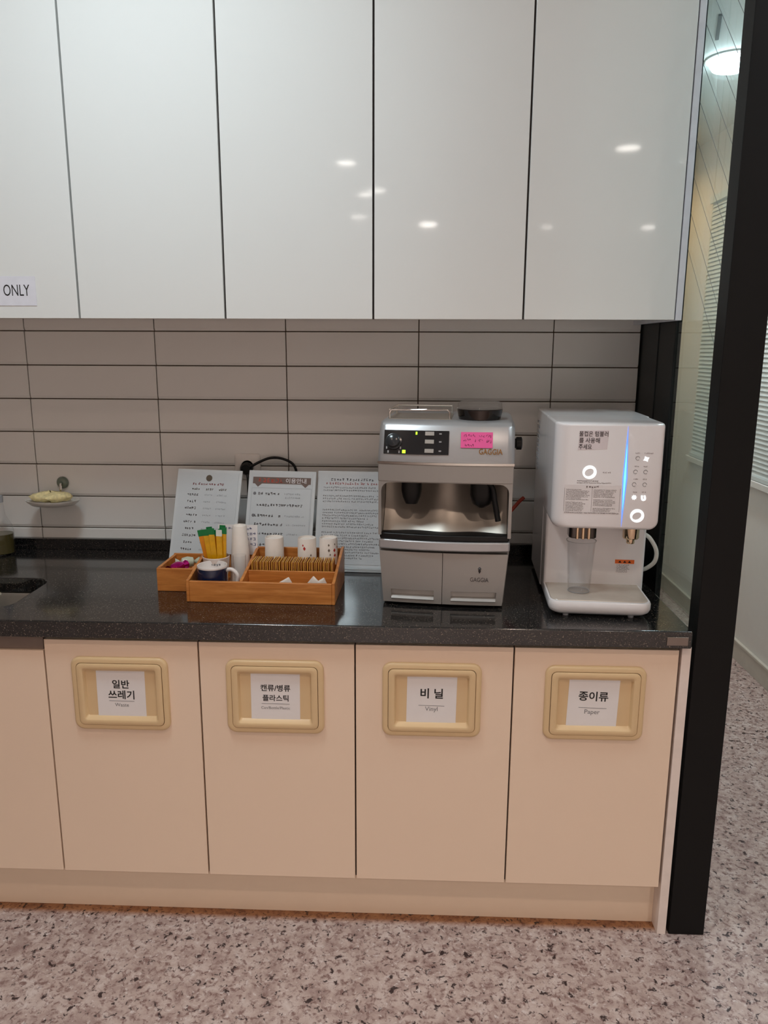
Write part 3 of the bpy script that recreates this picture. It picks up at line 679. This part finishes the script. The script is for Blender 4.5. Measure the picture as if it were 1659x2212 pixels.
# ------------------------------------------------------------------ coffee machine
CO = (1.121, -0.512); CA = -5
cm = thing('coffee_machine', 'silver automatic coffee machine with black control panel and two drawers', 'coffee machine', (*CO, ZC), CA)
def bow(u, amt=0.012, w0=-0.012, w1=0.312):
    s = (u-(w0+w1)/2)/((w1-w0)/2); return -amt*(1-s*s)
def bowed(u0, u1, vb, z0, z1, amt, v0, n=16, inset=0.0):
    loops = []
    pts = [(u0+(u1-u0)*i/n, v0+bow(u0+(u1-u0)*i/n, amt)) for i in range(n+1)]
    poly = pts+[(u1, vb), (u0, vb)]
    return [at_z(poly, z0), at_z(poly, z1)]
TAP = lambda p: (0.149+(p[0]-0.149)*(1+0.075*p[2]/0.14), p[1], p[2])
bb_ = MB().loft(bowed(-0.002, 0.300, 0.32, 0.006, 0.145, 0.008, 0.024)); bb_.v = [TAP(p) for p in bb_.v]
bb_.build('base_body', SILVER2, cm, smooth=True, bev=0.004)
for u in (0.03, 0.27):
    for v in (0.05, 0.29): MB().lathe([(0.013, 0), (0.013, 0.006)], 14, c=(u, v, 0)).build('foot', BLKPL, cm)
def drawer(u0, u1, hu0, hu1):
    """drawer front with a scooped grip: bowed sheet with a recessed window"""
    n = 14; us = sorted(set([u0+(u1-u0)*i/n for i in range(n+1)]+[hu0, hu1])); zs = [0.008, 0.016, 0.042, 0.140]
    m = MB(); V = lambda u: bow(u, 0.008)+0.004
    for i in range(len(us)-1):
        a, b = us[i], us[i+1]
        for j in range(3):
            if j == 1 and a >= hu0-1e-6 and b <= hu1+1e-6: continue
            m.add([(a, V(a), zs[j]), (b, V(b), zs[j]), (b, V(b), zs[j+1]), (a, V(a), zs[j+1])], [(0, 1, 2, 3)])
    for (a, s) in ((u0, 1), (u1, 1)):
        m.add([(a, V(a), 0.008), (a, V(a)+0.02, 0.008), (a, V(a)+0.02, 0.140), (a, V(a), 0.140)], [(0, 1, 2, 3)])
    for z in (0.008, 0.140):
        for i in range(len(us)-1):
            a, b = us[i], us[i+1]; m.add([(a, V(a), z), (b, V(b), z), (b, V(b)+0.02, z), (a, V(a)+0.02, z)], [(0, 1, 2, 3)])
    m.v = [TAP(p) for p in m.v]
    d = m.build('drawer', SILVER2, cm, smooth=True, ang=60)
    hs = [u for u in us if hu0-1e-6 <= u <= hu1+1e-6]
    g = MB()
    for i in range(len(hs)-1):                      # scooped back and sloping lip of the grip
        a, b = hs[i], hs[i+1]
        pr = [(0.0003, 0.016), (-0.003, 0.019), (0.004, 0.024), (0.016, 0.025), (0.017, 0.036), (0.0003, 0.042)]
        for (v0, z0), (v1, z1) in zip(pr, pr[1:]):
            g.add([(a, V(a)+v0, z0), (b, V(b)+v0, z0), (b, V(b)+v1, z1), (a, V(a)+v1, z1)], [(0, 1, 2, 3)])
    for a in (hs[0], hs[-1]):
        g.add([(a, V(a), 0.016), (a, V(a)+0.017, 0.016), (a, V(a)+0.017, 0.042), (a, V(a), 0.042)], [(0, 1, 2, 3)])
    g.v = [TAP(p) for p in g.v]
    g.build('grip', mat('silver_grip', rgb(190,186,182), 0.4, metal=0.3), d)
    return d
d1 = drawer(0.001, 0.1478, 0.022, 0.128); d2 = drawer(0.1492, 0.297, 0.170, 0.280)
lettering('GAGGIA', mat('pewter_letter', rgb(70,66,66), 0.35, metal=0.6), d2, width=0.045, height=0.011, at=(0.240, bow(0.2175, 0.008)+0.0034, 0.075), rz=0)
e = MB(); e.lathe([(0.0002, -0.0085), (0.003, -0.003), (0.0026, 0.002), (0.0045, 0.004), (0.001, 0.0085)], 12, c=(0.240, bow(0.24, 0.008)+0.0035, 0.099)); e.build('emblem', mat('pewter_letter', (0,0,0,1)), d2, smooth=True)
# drip tray
MB().loft(bowed(-0.012, 0.312, 0.10, 0.146, 0.171, 0.016, 0.002)).build('drip_tray', SILVER, cm, smooth=True, bev=0.005, seg=3)
MB().loft(bowed(-0.010, 0.310, 0.10, 0.1712, 0.187, 0.015, 0.004)).build('drip_grille', mat('black_grille', rgb(8,9,11), 0.4, spec=0.35), cm, smooth=True, bev=0.004)
# body behind the cup bay
MB().box(-0.006, 0.306, 0.115, 0.325, 0.146, 0.366).build('rear_body', SILVER, cm, bev=0.006)
n = 40; bk = []
for z in (0.186, 0.196, 0.21, 0.23, 0.26, 0.295, 0.331):
    row = []
    for i in range(n+1):
        u = -0.004+0.308*i/n; s = math.sin(math.pi*(i/n)*2)**2
        t_ = (z-0.186)/0.145; row.append((u, 0.026+0.022*s*(0.6+0.4*t_)+0.066*(1-(1-t_)**2), z))
    bk.append(row)
m = MB(); m.loft(bk, cap0=False, cap1=False, closed=False); m.build('splash_panel', STEEL, cm, smooth=True, ang=80)
# front arch: sides and brow with rounded inner corners
ar = MB(); io = []; ou = []
W0, W1, Z0, Z1 = -0.012, 0.313, 0.183, 0.361
i0, i1, it, rr_ = -0.005, 0.305, 0.316, 0.022
inner = [(i0, Z0), (i0, it-rr_)]+[(i0+rr_-rr_*math.cos(math.radians(a)), it-rr_+rr_*math.sin(math.radians(a))) for a in (22, 45, 68, 90)]+[(i1-rr_+rr_*math.sin(math.radians(a)), it-rr_+rr_*math.cos(math.radians(a))) for a in (0, 22, 45, 68)]+[(i1, it-rr_), (i1, Z0)]
outr = [(W0, Z0), (W0, it-rr_)]+[(W0, z) for z in (it-0.01, it, it+0.015)]+[(W0, Z1)]+[(W1, Z1)]+[(W1, it+0.015), (W1, it), (W1, it-0.01)]+[(W1, it-rr_), (W1, Z0)]
fv = lambda u: -0.006+bow(u, 0.010)
loops = [[(u, fv(u)+0.0, z) for u, z in inner], [(u, fv(u), z) for u, z in outr], [(u, 0.12, z) for u, z in outr], [(u, 0.12, z) for u, z in inner], [(u, fv(u), z) for u, z in inner]]
ar.loft(loops, cap0=False, cap1=False, closed=False)
ar.build('front_arch', SILVER2, cm, smooth=True, ang=35)
# bowed brow over the straight arch top
MB().loft(bowed(-0.013, 0.314, 0.05, 0.318, 0.361, 0.011, -0.007)).build('brow', SILVER2, cm, smooth=True, bev=0.002)
MB().loft(bowed(-0.014, 0.315, 0.325, 0.3612, 0.367, 0.011, -0.008)).build('chrome_band', CHROME, cm, smooth=True)
# head: profile extruded along the width, front face leans back
SL = math.atan2(0.036, 0.088)
prof = [(-0.008, 0.3672), (-0.008, 0.374), (0.023, 0.450), (0.030, 0.458), (0.044, 0.464), (0.322, 0.464), (0.325, 0.456), (0.325, 0.3672)]
hd = MB(); us = [(-0.014, 0.012), (-0.012, 0.006), (-0.006, 0.0015), (0.004, 0.0), (0.15, 0.0), (0.297, 0.0), (0.307, 0.0015), (0.313, 0.006), (0.315, 0.012)]
hl = []
for u, s in us:
    bw = bow(u, 0.010, -0.014, 0.315)
    hl.append([(u, v+(bw if v < 0.1 else 0)+(s if v < 0.1 else -s*0.3), z-(s if z > 0.40 else 0)) for v, z in prof])
hd.loft(hl).build('head', SILVER, cm, smooth=True, ang=32)
def onhead(a, b, off=0.0):          # point on the leaning front: a along width, b up the slope
    bw = bow(a, 0.010, -0.014, 0.315)
    s = 0.0
    return (a, -0.008+bw+b*math.sin(SL)-off*math.cos(SL)-0.0, 0.374+b*math.cos(SL)+off*math.sin(SL))
def on_head_patch(a0, a1, b0, b1, off, n=8, th=0.0012):
    m = MB(); L = []
    for i in range(n+1):
        a = a0+(a1-a0)*i/n
        L.append([onhead(a, b0, off), onhead(a, b1, off), onhead(a, b1, off-th), onhead(a, b0, off-th)])
    return m.loft(L)
RXH = 90-math.degrees(SL)
panel = on_head_patch(0.000, 0.158, 0.012, 0.072, 0.0025, 10, 0.004).build('control_panel', BLKGL, cm, smooth=True, bev=0.001)
kn = MB(); kn.lathe([(0.020, 0), (0.020, -0.004), (0.016, -0.005), (0.0155, -0.016), (0.013, -0.018), (0.0, -0.018)], 28, axis='y')
k = kn.build('rotary_knob', mat('smoky_knob', rgb(40,44,48), 0.2), panel, smooth=True); k.location = onhead(0.024, 0.042, 0.0025); k.rotation_euler = (-SL, 0, 0)
for i, b in enumerate((0.064, 0.044, 0.021)):
    on_head_patch(0.100, 0.122, b-0.005, b+0.005, 0.0040, 3).build('push_button', mat('button_silver', rgb(170,168,164), 0.3, metal=0.4), panel, bev=0.0006)
    q = MB(); a = onhead(0.137, b, 0.0030); q.box(a[0]-0.003, a[0]+0.003, a[1]-0.0006, a[1]+0.001, a[2]-0.0015, a[2]+0.0015); q.build('icon_mark', GREYPL, panel)
LED = mat('green_led', rgb(170,255,40), 0.4, emit=rgb(170,255,40), es=2.2)
on_head_patch(0.077, 0.081, 0.061, 0.068, 0.0032, 1).build('status_light', LED, panel)
on_head_patch(0.046, 0.054, 0.014, 0.022, 0.0032, 1).build('status_light', LED, panel)
for (a, b) in ((0.006, 0.024), (0.010, 0.014), (0.040, 0.024), (0.037, 0.014)):
    on_head_patch(a, a+0.003, b, b+0.006, 0.0030, 1).build('dial_mark', GREYPL, panel)
lt = onhead(0.258, 0.022, 0.0012)
lettering('GAGGIA', mat('gold_letter', rgb(196,150,92), 0.15, metal=1.0), cm, width=0.056, height=0.014, at=lt, rx=RXH, bold=0.012)
# pink note on the head
nt_ = thing('sticky_note', 'pink sticky note with black handwriting on the coffee machine', 'note', (*CO, ZC), CA)
on_head_patch(0.186, 0.262, 0.031, 0.070, 0.0012, 6, 0.0004).build('note_sheet', mat('pink_paper', rgb(240,92,160), 0.6), nt_)
rd = random.Random(4); sc_ = MB()
for (a0, a1, b) in ((0.193, 0.224, 0.062), (0.229, 0.242, 0.061), (0.246, 0.259, 0.060), (0.192, 0.214, 0.051), (0.220, 0.240, 0.049), (0.245, 0.259, 0.048), (0.194, 0.217, 0.038)):
    a = a0
    while a < a1-0.003:
        pts = [onhead(a+rd.uniform(0, 0.004), b+rd.uniform(-0.004, 0.004), 0.0014) for _ in range(4)]
        sc_.tube(pts, 0.0004, 4, smooth=False); a += 0.0048
sc_.build('handwriting', INK, nt_)
# spouts and steam wand
sp = MB(); sp.loft([at_z(rr(0.050, 0.05, 0.018, 5, 0.067, 0.030), 0.330), at_z(rr(0.050, 0.05, 0.018, 5, 0.067, 0.030), 0.292), at_z(rr(0.044, 0.044, 0.016, 5, 0.067, 0.030), 0.275), at_z(rr(0.030, 0.03, 0.012, 5, 0.067, 0.030), 0.258)])
sp.build('coffee_spout', BLKPL, cm, smooth=True)
sp = MB(); sp.loft([at_z(rr(0.058, 0.05, 0.018, 5, 0.240, 0.032), 0.330), at_z(rr(0.058, 0.05, 0.018, 5, 0.240, 0.032), 0.285), at_z(rr(0.046, 0.04, 0.018, 5, 0.240, 0.032), 0.262), at_z(rr(0.02, 0.02, 0.009, 5, 0.240, 0.032), 0.252)])
sp.build('steam_housing', BLKPL, cm, smooth=True)
MB().tube([(0.245, 0.008, 0.322), (0.256, 0.004, 0.316), (0.266, 0.001, 0.304), (0.272, 0.0, 0.27), (0.281, 0.0, 0.225)], lambda t: 0.005+0.0025*t, 10).build('steam_wand', BLKPL, cm, smooth=True)
# top: rail, hopper lid, side knob
rl = MB(); u0, u1, v0, v1, z = 0.008, 0.156, 0.058, 0.22, 0.487
rl.tube([(u0, v0, 0.463), (u0, v0, z-0.006), (u0+0.004, v0, z), (u1-0.006, v0, z), (u1, v0, z-0.006), (u1, v0, 0.463)], 0.0025, 8, smooth=False)
rl.tube([(u0, v1, 0.463), (u0, v1, z), (u1, v1, z), (u1, v1, 0.463)], 0.0025, 8, smooth=False)
rl.tube([(u0, v0, z), (u0, v1, z)], 0.0025, 8, smooth=False)
rl.build('cup_rail', CHROME, cm, smooth=True)
MB().box(0.004, 0.160, 0.055, 0.23, 0.4635, 0.4655).build('cup_warmer', STEEL, cm)
hp = MB(); n = 32
def ell(a, b, z): return [(0.229+a*math.cos(2*math.pi*i/n), 0.098+b*math.sin(2*math.pi*i/n), z) for i in range(n)]
hp.loft([ell(0.050, 0.058, 0.452), ell(0.053, 0.062, 0.468), ell(0.057, 0.066, 0.488), ell(0.055, 0.064, 0.4895)])
hp.build('bean_hopper', DKCHROME, cm, smooth=True)
hp = MB(); hp.loft([ell(0.056, 0.065, 0.490), ell(0.054, 0.063, 0.503), ell(0.050, 0.059, 0.506)]); hp.build('hopper_lid', CLEAR, cm, smooth=True)
MB().lathe([(0.012, 0), (0.012, 0.006), (0.016, 0.008), (0.016, 0.020), (0.012, 0.022)], 18, c=(0.314, 0.09, 0.405), axis='x').build('side_knob', BLKPL, cm, smooth=True)

# ------------------------------------------------------------------ water dispenser
DO = (1.528, -0.588); DA = -3.5
dw = thing('water_dispenser', 'white counter-top water dispenser with a blue light bar and lit ring buttons', 'water dispenser', (*DO, ZC), DA)
def loft_front(u0, u1, z0, z1, r, vf, vb, er, n=5):
    """rounded-rectangle block, front edge rolled with radius er, straight back"""
    w, h, cx, cz = u1-u0, z1-z0, (u0+u1)/2, (z0+z1)/2; L = []
    for i in range(n+1):
        a = math.radians(90*i/n); ins = er*(1-math.sin(a)); v = vf+er*(1-math.cos(a))
        L.append(at_y(rr(w-2*ins, h-2*ins, max(0.002, r-ins*0.6), 6, cx, cz), v))
    L.append(at_y(rr(w, h, r, 6, cx, cz), vb)); return L
def rr4(x0, x1, z0, z1, rt, rb, n=6):
    P = []
    for (cx, cz, r, a0) in ((x1-rt, z1-rt, rt, 0), (x0+rt, z1-rt, rt, 90), (x0+rb, z0+rb, rb, 180), (x1-rb, z0+rb, rb, 270)):
        for i in range(n+1):
            a = math.radians(a0+90*i/n); P.append((cx+r*math.cos(a), cz+r*math.sin(a)))
    return P
HL = []
for i in range(8):
    q = 1-math.sin(math.radians(90*i/7)); v = 0.026+0.030*(1-math.cos(math.radians(90*i/7)))
    HL.append(at_y(rr4(-0.004+0.032*q, 0.247-0.007*q, 0.212+0.010*q, 0.468-0.007*q, 0.006, 0.024-0.006*q), v))
HL.append(at_y(rr4(-0.004, 0.247, 0.212, 0.468, 0.006, 0.024), 0.222))
MB().loft(HL).build('head', WHITEPL, dw, smooth=True, ang=50)
MB().loft([[(-0.004, 0.22, 0.012), (0.252, 0.22, 0.012), (0.252, 0.47, 0.012), (-0.004, 0.47, 0.012)], [(-0.004, 0.22, 0.468), (0.252, 0.22, 0.468), (0.252, 0.47, 0.468), (-0.004, 0.47, 0.468)]]).build('rear_body', WHITEPL, dw, bev=0.004)
MB().box(-0.002, 0.250, 0.150, 0.222, 0.014, 0.30).build('lower_body', WHITEPL, dw, bev=0.008, seg=3)
vs = MB()
for i in range(11): vs.box(-0.0056, -0.003, 0.40, 0.455, 0.30+0.013*i, 0.306+0.013*i)
vs.build('vent', GREYPL, dw)
bt = MB(); LL = lambda w, d, z: at_z(rr(w, d, 0.026, 6, 0.119, 0.112), z)
bt.loft([LL(0.224, 0.206, 0.008), LL(0.238, 0.218, 0.014), LL(0.244, 0.224, 0.022), LL(0.244, 0.224, 0.036), LL(0.240, 0.220, 0.040)])
bt.build('drip_tray', WHITEPL, dw, smooth=True, ang=50)
MB().loft([at_z(rr(0.232, 0.20, 0.022, 6, 0.119, 0.110), 0.0402), at_z(rr(0.230, 0.198, 0.022, 6, 0.119, 0.110), 0.0418)]).build('tray_cover', mat('beige_grey_tray', rgb(196,184,172), 0.25), dw, smooth=True)
for u in (0.04, 0.195): MB().lathe([(0.007, 0), (0.007, 0.009)], 12, c=(u, 0.022, 0)).build('foot', GREYPL, dw)
CHW = mat('warm_chrome', rgb(220,196,166), 0.07, metal=1.0)
wn_ = MB().loft([at_z(rr(0.066, 0.05, 0.010, 5, 0.078, 0.088), 0.222), at_z(rr(0.066, 0.05, 0.010, 5, 0.078, 0.088), 0.184), at_z(rr(0.062, 0.046, 0.009, 5, 0.078, 0.088), 0.182)]).build('water_nozzle', DKCHROME, dw, smooth=True)
for u in (0.064, 0.078, 0.092): MB().lathe([(0.0042, 0.2215), (0.0042, 0.1815), (0.003, 0.1805)], 14, c=(u, 0.0645, 0)).build('nozzle_tube', CHW, wn_, smooth=True)
MB().lathe([(0.020, 0.222), (0.020, 0.184), (0.018, 0.181), (0.010, 0.180), (0.010, 0.170), (0.0085, 0.168)], 24, c=(0.196, 0.085, 0)).build('tap_nozzle', CHW, dw, smooth=True)
VF = 0.026
# light bar
BLUE = mat('blue_light', rgb(90,120,255), 0.4, emit=(0.12, 0.28, 1.0, 1), es=1.6)
CYAN = mat('cyan_light', rgb(120,220,255), 0.4, emit=(0.12, 0.62, 1.0, 1), es=2.2)
br = MB(); br.add([(0.1595, VF-0.0006, 0.462), (0.1545, VF-0.0006, 0.34), (0.1590, VF-0.0006, 0.222), (0.1655, VF-0.0006, 0.34), (0.1595, VF+0.002, 0.462), (0.1545, VF+0.002, 0.34), (0.1590, VF+0.002, 0.222), (0.1655, VF+0.002, 0.34)],
             [(0,1,2,3),(0,4,5,1),(1,5,6,2),(2,6,7,3),(3,7,4,0)])
br.build('light_bar', BLUE, dw)
br = MB(); br.add([(0.1597, VF-0.0012, 0.42), (0.1572, VF-0.0012, 0.34), (0.1592, VF-0.0012, 0.262), (0.1622, VF-0.0012, 0.34), (0.1597, VF, 0.42), (0.1572, VF, 0.34), (0.1592, VF, 0.262), (0.1622, VF, 0.34)],
             [(0,1,2,3),(0,4,5,1),(1,5,6,2),(2,6,7,3),(3,7,4,0)])
br.build('light_core', CYAN, dw)
LIT = mat('white_light', rgb(250,255,255), 0.4, emit=(0.92, 0.98, 1.0, 1), es=1.25)
def ring(u, z):
    m = MB(); n = 40; R_ = 0.0160
    o = [(u+R_*math.cos(2*math.pi*i/n), z+R_*math.sin(2*math.pi*i/n)) for i in range(n)]
    ii = []
    for i in range(n):
        a = 2*math.pi*i/n; x, y = 0.0112*math.cos(a), 0.0086*math.sin(a); c, s = math.cos(0.55), math.sin(0.55)
        ii.append((u-0.0008+x*c-y*s, z-0.0006+x*s+y*c))
    m.loft([at_y(o, VF+0.001), at_y(o, VF-0.0008), at_y(ii, VF-0.0008), at_y(ii, VF+0.001)], cap0=False, cap1=False)
    m.build('ring_button', LIT, dw)
ring(0.078, 0.352); ring(0.194, 0.250)
def star(u, z, k, r0, r1, m, name='lit_icon', rot=0.0):
    b = MB(); pts = []
    for i in range(2*k):
        a = math.pi*i/k+rot; r = r1 if i % 2 else r0; pts.append((u+r*math.cos(a), z+r*math.sin(a)))
    b.loft([at_y(pts, VF+0.001), at_y(pts, VF-0.0007)], cap0=False); b.build(name, m, dw)
star(0.2055, 0.3855, 4, 0.0075, 0.0042, LIT, rot=0.5); star(0.184, 0.294, 8, 0.0065, 0.0040, LIT, rot=0.2)
lk = MB(); lk.tube([(0.2015, VF-0.0002, 0.299), (0.2025, VF-0.0002, 0.290), (0.206, VF-0.0002, 0.288), (0.2095, VF-0.0002, 0.291), (0.2075, VF-0.0002, 0.299)], 0.0021, 6); lk.build('lit_icon', LIT, dw)
for (u, z) in ((0.186, 0.387), (0.183, 0.355), (0.206, 0.355), (0.182, 0.325), (0.206, 0.325)):
    b = MB(); b.tube([(u+0.0045*math.cos(a), VF-0.0002, z+0.0045*math.sin(a)) for a in [i*math.pi/4 for i in range(8)]], 0.0006, 4); b.build('dim_icon', GREYINK, dw)
p = FB(); rd = random.Random(9)
for z in (0.399, 0.368, 0.338, 0.307):
    scribble(p, 0.180, 0.192, z, 0.0035, VF-0.0004, rd, gap=0); scribble(p, 0.200, 0.220 if z > 0.39 else 0.212, z, 0.0035, VF-0.0004, rd, gap=0)
scribble(p, 0.108, 0.126, 0.352, 0.004, VF-0.0004, rd, gap=0)
p.build('icon_caption', mat('caption_ink', rgb(176,168,170), 0.6), dw)
# taped note
t = thing('taped_note', 'translucent taped note with Korean text on the water dispenser', 'note', (*DO, ZC), DA)
MB().add([(0.048,VF-0.0004,0.404),(0.115,VF-0.0004,0.407),(0.117,VF-0.0004,0.452),(0.050,VF-0.0004,0.449),(0.048,VF-0.0001,0.404),(0.115,VF-0.0001,0.407),(0.117,VF-0.0001,0.452),(0.050,VF-0.0001,0.449)], [(0,1,2,3),(4,7,6,5),(0,4,5,1),(1,5,6,2),(2,6,7,3),(3,7,4,0)]).build('note_sheet', mat('mauve_tape', rgb(228,220,224), 0.4), t)
for txt, wd, u, z in (('물컵은 텀블러', 0.066, 0.0825, 0.4425), ('를 사용해', 0.047, 0.0735, 0.427), ('주세요', 0.030, 0.0645, 0.412)):
    lettering(txt, mat('dark_grey_ink', rgb(58,52,56), 0.7), t, width=wd, height=0.0125, at=(u, VF-0.0008, z), bold=0.01)
# instruction label
t = thing('instruction_label', 'printed instruction label with fine grey text on the water dispenser', 'label', (*DO, ZC), DA)
MB().box(0.022, 0.152, VF-0.0004, VF-0.0001, 0.252, 0.322).build('label_sheet', mat('pale_label', rgb(234,230,231), 0.4), t)
p = FB(); rd = random.Random(21); y = VF-0.0007
scribble(p, 0.050, 0.100, 0.3312, 0.003, VF-0.0004, rd, gap=0.03, th=0.2); scribble(p, 0.050, 0.128, 0.3265, 0.003, VF-0.0004, rd, gap=0.03, th=0.2)
scribble(p, 0.072, 0.104, 0.3175, 0.006, y, rd, gap=0, th=0.16)
for k in range(16):
    z = 0.310-0.0034*k
    if k != 8: scribble(p, 0.026, 0.082-0.024*rd.random(), z, 0.0024, y, rd, gap=0.03, th=0.2)
    if k not in (6, 12): scribble(p, 0.090, 0.148-0.016*rd.random(), z, 0.0024, y, rd, gap=0.03, th=0.2)
scribble(p, 0.024, 0.150, 0.2545, 0.0032, y, rd, gap=0.03, th=0.2)
p.build('label_print', mat('label_ink', rgb(112,100,100), 0.7), t)
p = MB()
for a in (0.0225, 0.0862, 0.151): p.box(a, a+0.0005, y, VF-0.0003, 0.258, 0.314)
p.build('label_rule', mat('label_ink', (0,0,0,1)), t)
# caution label
t = thing('caution_label', 'white caution label with an orange header on the dispenser body', 'label', (*DO, ZC), DA)
MB().box(0.176, 0.224, 0.1494, 0.1498, 0.072, 0.108).build('label_sheet', mat('pale_label', (0,0,0,1)), t)
MB().box(0.176, 0.224, 0.1490, 0.1494, 0.098, 0.1085).build('orange_header', mat('orange_print', rgb(240,110,24), 0.5), t)
p = MB()
for k in range(3): p.add([(0.184+0.012*k, 0.1488, 0.1005), (0.192+0.012*k, 0.1488, 0.1005), (0.188+0.012*k, 0.1488, 0.1065)], [(0, 1, 2)])
p.build('warning_mark', INK, t)
p = FB(); rd = random.Random(5)
for k in range(6): scribble(p, 0.180, 0.220-0.012*rd.random(), 0.0945-0.0037*k, 0.0026, 0.1491, rd, gap=0.03, th=0.2)
p.build('label_print', mat('label_ink', (0,0,0,1)), t)
# tumbler under the nozzle
aD = math.radians(DA)
def dl(u, v): return (DO[0]+u*math.cos(aD)-v*math.sin(aD), DO[1]+u*math.sin(aD)+v*math.cos(aD))
t = thing('plastic_tumbler', 'tall clear plastic tumbler standing on the dispenser drip tray', 'tumbler', (*dl(0.078, 0.085), ZC+0.042), DA)
MB().lathe([(0.0255, 0), (0.027, 0.002), (0.0345, 0.126), (0.0365, 0.131), (0.0355, 0.131), (0.033, 0.125), (0.0255, 0.008)], 36).build('tumbler_wall', CLEAR, t, smooth=True)
b = MB().tube([(0.036*math.cos(2*math.pi*i/24), 0.036*math.sin(2*math.pi*i/24), 0.131) for i in range(25)], 0.0008, 5, cap=False); b.build('rim', GREYPL, t, smooth=True)
b = MB().tube([(0.0262*math.cos(2*math.pi*i/24), 0.0262*math.sin(2*math.pi*i/24), 0.002) for i in range(25)], 0.001, 5, cap=False); b.build('base_ring', GREYPL, t, smooth=True)
# white hose and cables
h = MB().tube([(1.797, -0.40, 0.985), (1.810, -0.41, 0.975), (1.826, -0.415, 0.945), (1.824, -0.415, 0.915), (1.808, -0.40, 0.892), (1.799, -0.37, 0.878)], 0.0055, 10).build('water_hose', mat('white_hose', rgb(226,224,218), 0.35), smooth=True)
tag(h, 'white water hose looping out of the side of the water dispenser', 'hose')
h = MB().tube([(1.425, -0.20, 0.965), (1.47, -0.17, 0.985), (1.505, -0.155, 1.02), (1.518, -0.15, 1.03)], 0.0055, 8).build('red_hose', mat('red_hose', rgb(176,60,40), 0.4), smooth=True)
tag(h, 'thin red hose running between coffee machine and water dispenser', 'hose')

# unreadable print is one part per block of text
for o in bpy.data.objects:
    if o.type == 'MESH' and o.parent and (o.name.split('.')[0].endswith('_print') or o.name.split('.')[0] in ('handwriting', 'icon_caption')):
        o['kind'] = 'stuff'
